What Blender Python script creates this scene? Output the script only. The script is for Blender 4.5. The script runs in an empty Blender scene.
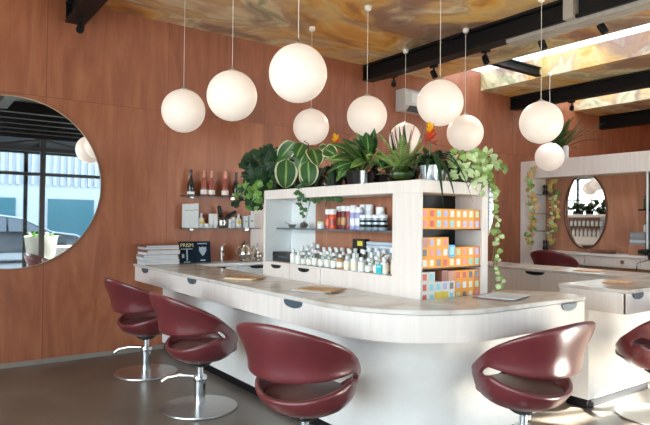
import bpy, math, random
from math import sin, cos, pi, radians, sqrt, atan2, floor
from mathutils import Vector, Matrix
random.seed(7)
S = bpy.context.scene
C = S.collection
WY = 6.12        # plywood wall plane
CEIL = 3.56
PX = 8.63        # front plane of the far mirror unit
FY = -3.0        # shop front plane

# ---------------------------------------------------------------- materials
def lin(c):
    if isinstance(c, str):
        c = c.lstrip('#'); c = tuple(int(c[i:i+2], 16)/255 for i in (0, 2, 4))
    return tuple(x/12.92 if x <= .04045 else ((x+.055)/1.055)**2.4 for x in c) + (1.0,)

def new_mat(name):
    m = bpy.data.materials.new(name); m.use_nodes = True
    nt = m.node_tree
    return m, nt, nt.nodes['Principled BSDF'], nt.nodes, nt.links

def mat(name, col, rough=.5, metal=0., var=.08, scale=12., emit=None, estr=0., coat=0., trans=0., spec=.5, bump=0., alpha=1.):
    m, nt, b, N, L = new_mat(name)
    c = lin(col)
    tc = N.new('ShaderNodeTexCoord'); nz = N.new('ShaderNodeTexNoise')
    nz.inputs['Scale'].default_value = scale; nz.inputs['Detail'].default_value = 4
    L.new(tc.outputs['Object'], nz.inputs['Vector'])
    r = N.new('ShaderNodeValToRGB')
    r.color_ramp.elements[0].position = .3; r.color_ramp.elements[1].position = .7
    r.color_ramp.elements[0].color = tuple(x*(1-var) for x in c[:3]) + (1,)
    r.color_ramp.elements[1].color = tuple(min(1, x*(1+var)) for x in c[:3]) + (1,)
    L.new(nz.outputs['Fac'], r.inputs['Fac']); L.new(r.outputs['Color'], b.inputs['Base Color'])
    b.inputs['Roughness'].default_value = rough; b.inputs['Metallic'].default_value = metal
    b.inputs['Specular IOR Level'].default_value = spec
    b.inputs['Coat Weight'].default_value = coat
    b.inputs['Transmission Weight'].default_value = trans
    if emit is not None:
        b.inputs['Emission Color'].default_value = lin(emit); b.inputs['Emission Strength'].default_value = estr
    if bump:
        bp = N.new('ShaderNodeBump'); bp.inputs['Strength'].default_value = bump; bp.inputs['Distance'].default_value = .01
        L.new(nz.outputs['Fac'], bp.inputs['Height']); L.new(bp.outputs['Normal'], b.inputs['Normal'])
    return m

def ramp(N, stops):
    r = N.new('ShaderNodeValToRGB'); e = r.color_ramp.elements
    while len(e) < len(stops): e.new(.5)
    for i, (p, c) in enumerate(stops): e[i].position = p; e[i].color = lin(c)
    return r

def math_node(N, L, op, a, b=None):
    n = N.new('ShaderNodeMath'); n.operation = op
    for i, v in enumerate((a, b)):
        if v is None: continue
        if isinstance(v, (int, float)): n.inputs[i].default_value = v
        else: L.new(v, n.inputs[i])
    return n.outputs[0]

def plywood(name, dark, mid, light, axis='X', off=-.14, pitch=1.22, hz=2.58, seams=True, rough=.45):
    """big plywood sheets: long vertical grain, a little tint per sheet, thin dark seams"""
    m, nt, b, N, L = new_mat(name)
    tc = N.new('ShaderNodeTexCoord'); sp = N.new('ShaderNodeSeparateXYZ')
    L.new(tc.outputs['Object'], sp.inputs[0])
    u = sp.outputs[axis]; z = sp.outputs['Z']
    sh = math_node(N, L, 'DIVIDE', math_node(N, L, 'SUBTRACT', u, off), pitch)
    fl = math_node(N, L, 'FLOOR', sh); fr = math_node(N, L, 'FRACT', sh)
    row = math_node(N, L, 'GREATER_THAN', z, hz)
    idn = math_node(N, L, 'ADD', math_node(N, L, 'MULTIPLY', fl, 1.37), math_node(N, L, 'MULTIPLY', row, 5.7))
    wn = N.new('ShaderNodeTexWhiteNoise'); wn.noise_dimensions = '1D'; L.new(idn, wn.inputs['W'])
    cmb = N.new('ShaderNodeCombineXYZ')
    L.new(math_node(N, L, 'MULTIPLY', u, 5.), cmb.inputs[0])
    L.new(math_node(N, L, 'MULTIPLY', idn, 3.1), cmb.inputs[1])
    L.new(math_node(N, L, 'MULTIPLY', z, .8), cmb.inputs[2])
    n1 = N.new('ShaderNodeTexNoise'); n1.inputs['Scale'].default_value = 1.; n1.inputs['Detail'].default_value = 6
    n1.inputs['Roughness'].default_value = .62; n1.inputs['Distortion'].default_value = 1.6
    L.new(cmb.outputs[0], n1.inputs['Vector'])
    cm2 = N.new('ShaderNodeCombineXYZ')
    L.new(math_node(N, L, 'MULTIPLY', u, 60.), cm2.inputs[0]); L.new(idn, cm2.inputs[1])
    L.new(math_node(N, L, 'MULTIPLY', z, 2.5), cm2.inputs[2])
    n2 = N.new('ShaderNodeTexNoise'); n2.inputs['Scale'].default_value = 1.; n2.inputs['Detail'].default_value = 3
    L.new(cm2.outputs[0], n2.inputs['Vector'])
    f = math_node(N, L, 'ADD', math_node(N, L, 'MULTIPLY', n1.outputs['Fac'], .78), math_node(N, L, 'MULTIPLY', n2.outputs['Fac'], .12))
    f = math_node(N, L, 'ADD', f, math_node(N, L, 'MULTIPLY', wn.outputs['Value'], .12))
    r = ramp(N, [(.33, dark), (.5, mid), (.68, light)])
    L.new(f, r.inputs['Fac'])
    col = r.outputs['Color']
    if seams:
        d1 = math_node(N, L, 'LESS_THAN', fr, .006)
        d2 = math_node(N, L, 'LESS_THAN', math_node(N, L, 'ABSOLUTE', math_node(N, L, 'SUBTRACT', z, hz)), .004)
        d = math_node(N, L, 'MULTIPLY', math_node(N, L, 'MAXIMUM', d1, d2), .45)
        mx = N.new('ShaderNodeMix'); mx.data_type = 'RGBA'; L.new(d, mx.inputs['Factor'])
        L.new(col, mx.inputs['A']); mx.inputs['B'].default_value = lin('#3a1a12'); col = mx.outputs['Result']
    L.new(col, b.inputs['Base Color'])
    b.inputs['Roughness'].default_value = rough
    return m

def grain_white(name, c1, c2, rough=.45):
    m, nt, b, N, L = new_mat(name)
    tc = N.new('ShaderNodeTexCoord'); mp = N.new('ShaderNodeMapping')
    mp.inputs['Scale'].default_value = (22, 22, 1.2); L.new(tc.outputs['Object'], mp.inputs['Vector'])
    n1 = N.new('ShaderNodeTexNoise'); n1.inputs['Scale'].default_value = 1.5; n1.inputs['Detail'].default_value = 5
    L.new(mp.outputs[0], n1.inputs['Vector'])
    r = ramp(N, [(.3, c1), (.7, c2)]); L.new(n1.outputs['Fac'], r.inputs['Fac'])
    L.new(r.outputs['Color'], b.inputs['Base Color']); b.inputs['Roughness'].default_value = rough
    return m

def marble(name):
    m, nt, b, N, L = new_mat(name)
    tc = N.new('ShaderNodeTexCoord')
    n0 = N.new('ShaderNodeTexNoise'); n0.inputs['Scale'].default_value = 2.2; n0.inputs['Detail'].default_value = 7
    n0.inputs['Distortion'].default_value = 2.2; L.new(tc.outputs['Object'], n0.inputs['Vector'])
    r = ramp(N, [(.28, '#ada398'), (.42, '#c2bcb5'), (.55, '#cecac6'), (.72, '#d6d4d1')])
    L.new(n0.outputs['Fac'], r.inputs['Fac'])
    L.new(r.outputs['Color'], b.inputs['Base Color']); b.inputs['Roughness'].default_value = .22
    return m

def ceiling_mat():
    m, nt, b, N, L = new_mat('marbled paper ceiling')
    tc = N.new('ShaderNodeTexCoord'); mp = N.new('ShaderNodeMapping')
    mp.inputs['Scale'].default_value = (.75, 1.0, 1.0); mp.inputs['Rotation'].default_value = (0, 0, .6)
    L.new(tc.outputs['Object'], mp.inputs['Vector'])
    w = N.new('ShaderNodeTexNoise'); w.inputs['Scale'].default_value = .8; w.inputs['Detail'].default_value = 3
    L.new(mp.outputs[0], w.inputs['Vector'])
    vm = N.new('ShaderNodeVectorMath'); vm.operation = 'MULTIPLY_ADD'
    L.new(w.outputs['Color'], vm.inputs[0]); vm.inputs[1].default_value = (1.2, 1.2, 1.2); L.new(mp.outputs[0], vm.inputs[2])
    n1 = N.new('ShaderNodeTexNoise'); n1.inputs['Scale'].default_value = 1.25; n1.inputs['Detail'].default_value = 4
    n1.inputs['Roughness'].default_value = .55; n1.inputs['Distortion'].default_value = .7
    L.new(vm.outputs[0], n1.inputs['Vector'])
    r = ramp(N, [(.24, '#6a4040'), (.33, '#a8733c'), (.40, '#d89a3e'), (.47, '#e2c07a'), (.53, '#c7a47c'), (.58, '#eadbb4'), (.64, '#9ea078'), (.70, '#d9bd7c'), (.80, '#d0883c')])
    L.new(n1.outputs['Fac'], r.inputs['Fac'])
    n2 = N.new('ShaderNodeTexNoise'); n2.inputs['Scale'].default_value = .9; n2.inputs['Detail'].default_value = 4
    n2.inputs['Distortion'].default_value = 1.0
    v2 = N.new('ShaderNodeVectorMath'); v2.operation = 'ADD'; v2.inputs[1].default_value = (7.3, 2.1, 0)
    L.new(vm.outputs[0], v2.inputs[0]); L.new(v2.outputs[0], n2.inputs['Vector'])
    k = ramp(N, [(.51, '#000000'), (.62, '#e0e0e0')]); L.new(n2.outputs['Fac'], k.inputs['Fac'])
    mx = N.new('ShaderNodeMix'); mx.data_type = 'RGBA'
    L.new(k.outputs['Color'], mx.inputs['Factor']); L.new(r.outputs['Color'], mx.inputs['A'])
    mx.inputs['B'].default_value = lin('#70464a')
    L.new(mx.outputs['Result'], b.inputs['Base Color']); b.inputs['Roughness'].default_value = .38
    return m

def concrete(name, c1, c2, c3, rough=.32):
    m, nt, b, N, L = new_mat(name)
    tc = N.new('ShaderNodeTexCoord')
    n1 = N.new('ShaderNodeTexNoise'); n1.inputs['Scale'].default_value = 1.1; n1.inputs['Detail'].default_value = 9
    n1.inputs['Roughness'].default_value = .6; n1.inputs['Distortion'].default_value = .6
    L.new(tc.outputs['Object'], n1.inputs['Vector'])
    r = ramp(N, [(.3, c1), (.5, c2), (.72, c3)]); L.new(n1.outputs['Fac'], r.inputs['Fac'])
    L.new(r.outputs['Color'], b.inputs['Base Color'])
    rr = N.new('ShaderNodeMapRange'); rr.inputs['To Min'].default_value = rough-.08; rr.inputs['To Max'].default_value = rough+.14
    L.new(n1.outputs['Fac'], rr.inputs['Value']); L.new(rr.outputs[0], b.inputs['Roughness'])
    return m

def pane_mat(name, tint='#f2f7f7', refl=.08):
    """thin window glass: straight through plus a little mirror reflection"""
    m, nt, b, N, L = new_mat(name); N.remove(b)
    t = N.new('ShaderNodeBsdfTransparent'); t.inputs[0].default_value = lin(tint)
    g = N.new('ShaderNodeBsdfGlossy'); g.inputs['Roughness'].default_value = .02
    fz = N.new('ShaderNodeLayerWeight'); fz.inputs['Blend'].default_value = .25
    mx = N.new('ShaderNodeMixShader'); mm = math_node(N, L, 'MULTIPLY', fz.outputs['Fresnel'], refl*6)
    L.new(mm, mx.inputs[0]); L.new(t.outputs[0], mx.inputs[1]); L.new(g.outputs[0], mx.inputs[2])
    L.new(mx.outputs[0], N['Material Output'].inputs['Surface'])
    return m

def frosted_mat(name):
    m, nt, b, N, L = new_mat(name); N.remove(b)
    t = N.new('ShaderNodeBsdfTranslucent'); t.inputs[0].default_value = (.30, .32, .34, 1)
    d = N.new('ShaderNodeBsdfTransparent'); d.inputs[0].default_value = (.33, .35, .37, 1)
    tc = N.new('ShaderNodeTexCoord'); nz = N.new('ShaderNodeTexNoise'); nz.inputs['Scale'].default_value = 3
    L.new(tc.outputs['Object'], nz.inputs['Vector'])
    mx = N.new('ShaderNodeMixShader'); L.new(math_node(N, L, 'MULTIPLY', nz.outputs['Fac'], .1), mx.inputs[0])
    L.new(t.outputs[0], mx.inputs[1]); L.new(d.outputs[0], mx.inputs[2])
    L.new(mx.outputs[0], N['Material Output'].inputs['Surface'])
    return m

M = dict(
    ply=plywood('red plywood', '#844930', '#99573b', '#ac6a48'),
    ply_panel=plywood('pale plywood panel', '#9a6249', '#ab7358', '#b98468', axis='Y', pitch=.6, off=.1, hz=9, seams=True),
    ply_back=plywood('niche plywood', '#86503a', '#9c6349', '#b0785c', axis='Y', hz=9, seams=False),
    ply_end=plywood('end wall plywood', '#844930', '#99573b', '#ac6a48', axis='Y'),
    white_wood=grain_white('limewashed board', '#e0d5d0', '#e9e1dc'),
    white_panel=mat('white cupboard board', '#dfe4e7', .4, var=.03),
    white_gloss=mat('white laminate', '#f0edea', .35, var=.03),
    marble=marble('grey beige marble'),
    black_kick=mat('black kickboard', '#121114', .5, spec=.2),
    scoop=mat('slate blue finger pull', '#43525f', .4, var=.1),
    ceiling=ceiling_mat(),
    black_steel=mat('black painted steel', '#0d0c0e', .55, var=.15, spec=.2),
    dark_ceiling=mat('dark stained boards', '#1a1718', .6, var=.2),
    grey_steel=mat('grey steel tray', '#a29d97', .5, .1),
    floor=concrete('polished dark concrete', '#50473f', '#685d53', '#82766a'),
    paving=concrete('pale street paving', '#4c4b4a', '#565553', '#5f5e5c', .7),
    plaster=mat('white plaster', '#dcd8d2', .8, var=.03),
    base=mat('grey skirting', '#8b837c', .5),
    leather=mat('burgundy leather', '#602328', .32, var=.14, scale=6, coat=.15),
    leather_dark=mat('dark burgundy leather', '#4a2122', .45, var=.15, scale=8),
    chrome=mat('brushed chrome', '#d6d8da', .16, 1., var=.03),
    steel=mat('satin steel', '#b9b7b4', .3, 1., var=.06, scale=30),
    silver=mat('tarnished silver', '#c3beb6', .22, 1., var=.12, scale=20),
    globe=mat('opal glass', '#e6ddd3', .4, var=.01, emit='#ffeadb', estr=.10),
    cord=mat('pale cord', '#e9e2d8', .6),
    canopy=mat('white canopy', '#efe9e2', .5),
    mirror=mat('silvered mirror', '#f4f6f6', .015, 1., var=.0),
    rim=mat('thin brass rim', '#b59a78', .3, .9),
    rim_dark=mat('dark wooden rim', '#5a3423', .5),
    pane=pane_mat('window glass'),
    shelfglass=pane_mat('shelf glass', '#c9dcd6', .14),
    frosted=frosted_mat('frosted skylight glass'),
    frame=mat('charcoal window frame', '#26282c', .45),
    leaf=mat('mid green leaf', '#30552a', .42, var=.3, scale=9, spec=.3),
    leaf_dark=mat('dark ivy leaf', '#1f3a22', .45, var=.35, scale=9, spec=.25),
    leaf_light=mat('fresh green leaf', '#5f8a36', .42, var=.25, scale=9),
    leaf_cream=mat('cream leaf margin', '#c3c49a', .42, var=.15, scale=12),
    leaf_pale=mat('pale variegated leaf', '#b7cc92', .42, var=.25, scale=18),
    leaf_fern=mat('fern green', '#7d9c4d', .5, var=.3, scale=10),
    leaf_autumn=mat('yellowing leaf', '#c3a64f', .5, var=.25, scale=14),
    leaf_amber=mat('amber leaf', '#c9a06a', .5, var=.25, scale=14),
    leaf_under=mat('bronze leaf underside', '#6c5a3a', .5, var=.2),
    stem=mat('plant stem', '#5a5c33', .6),
    petal_red=mat('red bract', '#d8401e', .45, var=.2),
    petal_yellow=mat('yellow bract', '#f5b41f', .45, var=.15),
    pot_dark=mat('dark glazed pot', '#1a1617', .35, spec=.25),
    soil=mat('potting soil', '#2a1d15', .9, var=.4, scale=40),
    tin=mat('silver blue tin', '#c6d3dc', .25, .8),
    bowl_glass=pane_mat('green bowl glass', '#cfdcc8', .2),
    moss=mat('moss', '#66743c', .9, var=.4, scale=30),
    bottle_black=mat('black bottle glass', '#141114', .14),
    bottle_rose=mat('rose bottle glass', '#96483a', .14, var=.06),
    foil_rose=mat('pink foil', '#c07e6a', .3, .4),
    label_white=mat('white paper label', '#ece8e2', .6, var=.02),
    label_yellow=mat('yellow spot label', '#ddca3c', .6),
    label_grey=mat('grey print', '#8f979e', .6),
    porcelain=mat('white plastic', '#e9ebec', .35, var=.02),
    card=mat('white card', '#dfe6ea', .55, var=.03),
    black_plastic=mat('black plastic', '#121214', .4, spec=.25),
    paper=mat('magazine paper', '#dcdee2', .6, var=.05),
    paper_blue=mat('pale blue cover', '#b9c6d4', .4, var=.1),
    paper_brown=mat('brown cover', '#7d4a3a', .4, var=.15),
    paper_tan=mat('tan cover', '#c8975f', .5, var=.25, scale=30),
    paper_grey=mat('grey cover', '#8c8a88', .5, var=.15),
    navy=mat('navy board', '#0a1c2a', .6, var=.2, spec=.1),
    gold=mat('pale gold ink', '#d9cf94', .5),
    ink_white=mat('pale blue ink', '#9fb4c2', .5),
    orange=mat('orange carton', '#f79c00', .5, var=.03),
    orange_shaded=mat('shade-darkened orange carton', '#d9780f', .5, var=.03),  # orange carton with the shade of the row's right end painted in
    yellow=mat('yellow carton', '#f0d040', .5),
    cyan=mat('cyan carton', '#2f9fd8', .4),
    brown_box=mat('brown carton', '#8a4e3e', .5),
    pink_box=mat('dusty pink carton', '#c58a78', .5),
    sw_red=mat('red swatch', '#d4564a', .5), sw_cyan=mat('aqua swatch', '#8fd6e0', .5), sw_lav=mat('lavender swatch', '#b9b4e0', .5),
    sw_cream=mat('cream swatch', '#f0e9cf', .5), sw_white=mat('white swatch', '#eeeeee', .5), sw_grey=mat('grey swatch', '#5f6470', .5),
    sw_green=mat('sage swatch', '#bcd0a0', .5), sw_rose=mat('rose swatch', '#e28a8a', .5), sw_teal=mat('teal swatch', '#7ec0b4', .5),
    can_orange=mat('orange aerosol', '#e0562a', .3), can_red=mat('crimson aerosol', '#9a2f30', .3), can_wine=mat('wine aerosol', '#6d2c2e', .3),
    can_lav=mat('lavender aerosol', '#9a9cd0', .3), can_white=mat('white aerosol', '#dfe2ea', .3), can_cap=mat('white cap', '#e8ecf2', .3),
    can_silver=mat('dark silver tin', '#9fb0bd', .25, .3), clear=pane_mat('clear bottle glass', '#eff5f5', .1),
    liquid=mat('pale product', '#eaeeec', .3, var=.08), amber=mat('amber product', '#b98a52', .3), teal=mat('teal tag', '#20b4c4', .5),
    ac=mat('white enamel', '#d6d3cf', .4, var=.02), ac_dark=mat('grey grille', '#4b4a4a', .5),
    car=mat('silver car paint', '#59616a', .2, .5, coat=.6, var=.02), car_glass=mat('blue tinted glass', '#0c1825', .06, var=.1), tyre=mat('tyre rubber', '#1b1b1d', .7),
    planter=mat('white planter', '#96948f', .6, var=.04), louvre=mat('white ribbed cladding', '#78828b', .6, var=.03), teal_glass=mat('pale teal glazing', '#2c4d57', .1),
    lamp_on=mat('lit lamp face', '#fff2dd', .4, emit='#ffe9c8', estr=9.),
)

# ---------------------------------------------------------------- mesh helpers
class MB:
    def __init__(s): s.v = []; s.f = []; s.m = []
    def add(s, vs, fs, mi=0):
        n = len(s.v); s.v += [tuple(v) for v in vs]
        s.f += [tuple(i+n for i in f) for f in fs]; s.m += [mi]*len(fs); return s
    def box(s, x0, x1, y0, y1, z0, z1, mi=0):
        v = [(x, y, z) for z in (z0, z1) for y in (y0, y1) for x in (x0, x1)]
        return s.add(v, [(0,2,3,1),(4,5,7,6),(0,1,5,4),(2,6,7,3),(0,4,6,2),(1,3,7,5)], mi)
    def obox(s, c, sx, sy, sz, rz=0, mi=0, M3=None):
        R = M3 or Matrix.Rotation(rz, 3, 'Z'); c = Vector(c)
        v = [c + R @ Vector((x*sx/2, y*sy/2, z*sz/2)) for z in (-1,1) for y in (-1,1) for x in (-1,1)]
        return s.add(v, [(0,2,3,1),(4,5,7,6),(0,1,5,4),(2,6,7,3),(0,4,6,2),(1,3,7,5)], mi)
    def lathe(s, c, prof, n=20, mi=0, sx=1, sy=1, M3=None):
        vs = []; fs = []
        c = Vector(c)
        for r, z in prof:
            for k in range(n):
                a = 2*pi*k/n; p = Vector((r*cos(a)*sx, r*sin(a)*sy, z))
                vs.append(c + (M3 @ p if M3 else p))
        m = len(prof)
        for i in range(m-1):
            for k in range(n):
                k2 = (k+1) % n; fs.append((i*n+k, i*n+k2, (i+1)*n+k2, (i+1)*n+k))
        if prof[0][0] > 1e-6: fs.append(tuple(range(n-1, -1, -1)))
        if prof[-1][0] > 1e-6: fs.append(tuple((m-1)*n+k for k in range(n)))
        return s.add(vs, fs, mi)
    def cyl(s, p0, p1, r, n=12, mi=0, r1=None):
        p0 = Vector(p0); p1 = Vector(p1); d = p1-p0
        R = d.to_track_quat('Z', 'Y').to_matrix()
        return s.lathe(p0, [(r, 0), (r if r1 is None else r1, d.length)], n, mi, M3=R)
    def tube(s, pts, r, n=8, mi=0):
        pts = [Vector(p) for p in pts]; rs = r if isinstance(r, (list, tuple)) else [r]*len(pts)
        vs = []; fs = []; up = Vector((0, 0, 1))
        for i, p in enumerate(pts):
            d = (pts[min(i+1, len(pts)-1)] - pts[max(i-1, 0)]).normalized()
            a = d.cross(up)
            if a.length < 1e-3: a = d.cross(Vector((1, 0, 0)))
            a.normalize(); b = a.cross(d)
            for k in range(n):
                t = 2*pi*k/n; vs.append(p + a*cos(t)*rs[i] + b*sin(t)*rs[i])
        for i in range(len(pts)-1):
            for k in range(n):
                k2 = (k+1) % n; fs.append((i*n+k, (i+1)*n+k, (i+1)*n+k2, i*n+k2))
        fs.append(tuple(range(n))); fs.append(tuple((len(pts)-1)*n+k for k in reversed(range(n))))
        return s.add(vs, fs, mi)
    def prism(s, poly, z0, z1, mi=0):
        n = len(poly)
        a = sum(poly[i][0]*poly[(i+1) % n][1]-poly[(i+1) % n][0]*poly[i][1] for i in range(n))
        if a < 0: poly = poly[::-1]
        v = [(x, y, z0) for x, y in poly] + [(x, y, z1) for x, y in poly]
        f = [tuple(range(n-1, -1, -1)), tuple(range(n, 2*n))] + [(i, (i+1) % n, n+(i+1) % n, n+i) for i in range(n)]
        return s.add(v, f, mi)
    def prism_axis(s, poly, a0, a1, axis, mi=0):
        """poly in (u,z); extruded along X (u=y) or Y (u=x)"""
        n = len(poly)
        f3 = (lambda u, z, a: (a, u, z)) if axis == 'X' else (lambda u, z, a: (u, a, z))
        v = [f3(u, z, a0) for u, z in poly] + [f3(u, z, a1) for u, z in poly]
        f = [tuple(range(n-1, -1, -1)), tuple(range(n, 2*n))] + [(i, (i+1) % n, n+(i+1) % n, n+i) for i in range(n)]
        return s.add(v, f, mi)
    def build(s, name, mats, parent=None, at=None, smooth=None, bevel=0., solid=0., sub=0):
        me = bpy.data.meshes.new(name)
        if parent is not None:
            r = parent
            while r.parent: r = r.parent
            o3 = Vector(r.location)
        else: o3 = Vector(at) if at else Vector((0, 0, 0))
        me.from_pydata([tuple(Vector(v)-o3) for v in s.v], [], s.f)
        for m in (mats if isinstance(mats, (list, tuple)) else [mats]): me.materials.append(m)
        me.polygons.foreach_set('material_index', s.m)
        me.validate(); me.update()
        import bmesh
        bm = bmesh.new(); bm.from_mesh(me); bmesh.ops.recalc_face_normals(bm, faces=bm.faces[:]); bm.to_mesh(me); bm.free()
        if smooth is not None:
            me.polygons.foreach_set('use_smooth', [True]*len(me.polygons)); me.set_sharp_from_angle(angle=radians(smooth))
        o = bpy.data.objects.new(name, me); C.objects.link(o)
        if parent is not None: o.parent = parent
        elif at: o.location = at
        if solid:
            md = o.modifiers.new('thickness', 'SOLIDIFY'); md.thickness = solid; md.offset = -1
        if bevel:
            md = o.modifiers.new('bevel', 'BEVEL'); md.width = bevel; md.segments = 2; md.limit_method = 'ANGLE'
        if sub:
            md = o.modifiers.new('sub', 'SUBSURF'); md.levels = sub; md.render_levels = sub
        return o

def tag(o, label=None, cat=None, group=None, kind=None):
    if label: o['label'] = label
    if cat: o['category'] = cat
    if group: o['group'] = group
    if kind: o['kind'] = kind
    return o
def thing(name, label, cat, loc=(0, 0, 0), group=None):
    o = bpy.data.objects.new(name, None); o.empty_display_size = .1; C.objects.link(o); o.location = loc
    return tag(o, label, cat, group)
def struct(name, mb, m, parent=None, **k):
    o = mb.build(name, m, parent, **k)
    if parent is None: o['kind'] = 'structure'
    return o
def structroot(name, loc=(0, 0, 0)):
    o = bpy.data.objects.new(name, None); C.objects.link(o); o.location = loc; o['kind'] = 'structure'; return o
def dup(root, loc, rz=None, label=None, group=None):
    kids = [(ch, list(ch.children)) for ch in root.children]
    r = root.copy(); C.objects.link(r); r.location = loc
    if rz is not None: r.rotation_euler = (0, 0, rz)
    if label: r['label'] = label
    if group: r['group'] = group
    for ch, gs in kids:
        c = ch.copy(); C.objects.link(c); c.parent = r
        for g in gs:
            d = g.copy(); C.objects.link(d); d.parent = c
    return r

def ellipse(cx, cy, rx, ry, n=48): return [(cx+rx*cos(2*pi*k/n), cy+ry*sin(2*pi*k/n)) for k in range(n)]
def ring_axis(mb, c, rx, rz, wid, d0, d1, axis, n=64, mi=0):
    """flat elliptical ring standing in a wall; c=(u,z)"""
    vs = []; fs = []
    for k in range(n):
        a = 2*pi*k/n
        for (q, d) in ((0, d0), (0, d1), (wid, d1), (wid, d0)):
            u = c[0]+(rx+q)*cos(a); z = c[1]+(rz+q)*sin(a)
            vs.append((d, u, z) if axis == 'X' else (u, d, z))
    for k in range(n):
        k2 = (k+1) % n
        for q in range(4):
            q2 = (q+1) % 4; fs.append((k*4+q, k2*4+q, k2*4+q2, k*4+q2))
    return mb.add(vs, fs, mi)

# ---------------------------------------------------------------- the room
X0, X1 = -3.5, 12.9
struct('floor', MB().box(X0, X1, FY-.15, WY+.15, -.1, 0), M['floor'])
struct('wall_left', MB().box(X0-.15, X1+.15, WY, WY+.15, 0, 3.95), M['ply'])
struct('wall_back', MB().box(X1, X1+.15, FY, WY, 0, 3.95), M['ply_end'])
struct('baseboard_left', MB().box(X0, 8.6, WY-.012, WY, 0, .045), M['base'])
SK = ((6.42, 7.56), (9.3, 10.3)); SY0 = .7
cl = MB()
for a, b in ((X0, SK[0][0]), (SK[0][1], SK[1][0]), (SK[1][1], X1)): cl.box(a, b, SY0, WY, CEIL, CEIL+.1)
for a, b in SK:
    cl.box(a-.06, a, SY0, WY, CEIL+.1, CEIL+.3); cl.box(b, b+.06, SY0, WY, CEIL+.1, CEIL+.3)
struct('ceiling', cl, M['ceiling'])
cf = MB().box(X0, X1, FY, SY0, CEIL, CEIL+.1)
struct('trim_1', cf, M['dark_ceiling'])
n = 2
for y in (-2.6, -1.9, -1.2, -.5, .2):
    struct('trim_%d' % n, MB().box(X0, X1, y-.05, y+.05, CEIL-.2, CEIL), M['black_steel']); n += 1
# black I-beams running out from the plywood wall
def ibeam(x0, x1, z0, z1, y0, y1):
    mb = MB(); t = .03; xc = (x0+x1)/2
    mb.box(x0, x1, y0, y1, z0, z0+t); mb.box(x0, x1, y0, y1, z1-t, z1); mb.box(xc-.03, xc+.03, y0, y1, z0+t, z1-t)
    mb.box(x0+.005, x1-.005, y1-.012, y1, z0, z1)
    return mb
for x0, x1 in ((1.24, 1.42), (5.06, 5.24), (8.33, 8.5), (11.2, 11.38)):
    struct('trim_%d' % n, ibeam(x0, x1, 3.34 if x0 < 11 else 3.3, CEIL, SY0-.1, WY), M['black_steel'], bevel=.004); n += 1
# skylights
for i, (a, b) in enumerate(SK):
    r = structroot('window_%d' % (i+1))
    MB().box(a-.06, b+.06, SY0, WY, CEIL+.3, CEIL+.31).build('pane', M['frosted'], r)
    fr = MB()
    fr.box(a-.06, b+.06, SY0-.06, SY0, CEIL, CEIL+.33)
    fr.build('frame', M['plaster'], r)
    for yy in (5.05, 2.9) if i == 0 else (4.35, 2.3):
        p = MB(); p.box(a, b, yy-.05, yy+.05, CEIL+.02, CEIL+.035); p.box(a, b, yy-.006, yy+.006, CEIL+.035, CEIL+.13); p.box(a, b, yy-.05, yy+.05, CEIL+.13, CEIL+.145)
        p.build('purlin', M['black_steel'], r)
# shop front with large panes, along the street
wn = 3
struct('wall_right', MB().box(X0, X1, FY-.12, FY, 3.3, CEIL+.4).box(X0, X1, FY-.12, FY, 0, .12), M['black_steel'])
xs = [X0+.0, -1.4, .6, 2.65, 4.75, 7.0, 9.0, 11.0, X1]
for a, b in zip(xs[:-1], xs[1:]):
    r = structroot('window_%d' % wn); wn += 1
    fr = MB(); y0, y1 = FY-.1, FY-.02
    fr.box(a, a+.06, y0, y1, .12, 3.3); fr.box(b-.06, b, y0, y1, .12, 3.3)
    fr.box(a+.06, b-.06, y0, y1, 2.42, 2.5); fr.box(a+.06, b-.06, y0, y1, 3.0, 3.1); fr.box(a+.06, b-.06, y0, y1, .12, .18)
    m = (a+b)/2
    fr.tube([(a+.06, FY-.06, 3.28), (m, FY-.06, 3.1), (b-.06, FY-.06, 3.28)], .03, 4)
    fr.build('frame', M['frame'], r)
    MB().box(a+.06, b-.06, FY-.065, FY-.06, .18, 3.3).build('pane', M['pane'], r)
# unseen end wall; its windows are added to let in light from the left
struct('wall_front', MB().box(X0-.12, X0, FY, WY, 3.2, 3.95).box(X0-.12, X0, FY, WY, 0, .3).box(X0-.12, X0, 4.6, WY, .3, 3.2), M['plaster'])
ys = [FY, -.4, 2.1, 4.6]
for a, b in zip(ys[:-1], ys[1:]):
    r = structroot('window_%d' % wn); wn += 1
    fr = MB(); x0, x1 = X0-.1, X0-.02
    fr.box(x0, x1, a, a+.06, .3, 3.2); fr.box(x0, x1, b-.06, b, .3, 3.2); fr.box(x0, x1, a+.06, b-.06, .3, .36); fr.box(x0, x1, a+.06, b-.06, 3.14, 3.2); fr.box(x0, x1, a+.06, b-.06, 2.3, 2.36)
    fr.build('frame', M['frame'], r)
    MB().box(X0-.065, X0-.06, a+.06, b-.06, .36, 3.14).build('pane', M['pane'], r)

# ---------------------------------------------------------------- outside, seen in the round mirror
tag(MB().box(-30, 30, -40, FY-.15, -.15, -.05).build('street_paving', M['paving']), kind='structure')
aw = MB().box(-6, 6.9, -6.2, FY-.15, 3.42, 3.5)  # roof added outside to keep sun off all but the right-hand panes
for x in (-5.5, -3.4, -1.3, .8, 2.9, 5.0, 6.8): aw.box(x-.04, x+.04, -6.2, FY-.15, 3.3, 3.42)
aw.box(-6, 6.9, -6.2, -6.1, 3.25, 3.5)
for x in (-5.5, -1.3, 2.75, 6.8): aw.box(x-.05, x+.05, -6.2, -6.1, -.05, 3.25)
tag(aw.build('sunshade', M['black_steel']), 'black steel verandah roof on posts added outside to block sun, seen in the round mirror', 'sunshade')
bd = thing('building', 'white ribbed building across the street, reflected in the large round mirror', 'building', (4, -17, -.05))
w = MB().box(-12, 14, -22, -16.4, -.05, 6.2); w.build('wall', M['louvre'], bd)
rb = MB()
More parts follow.
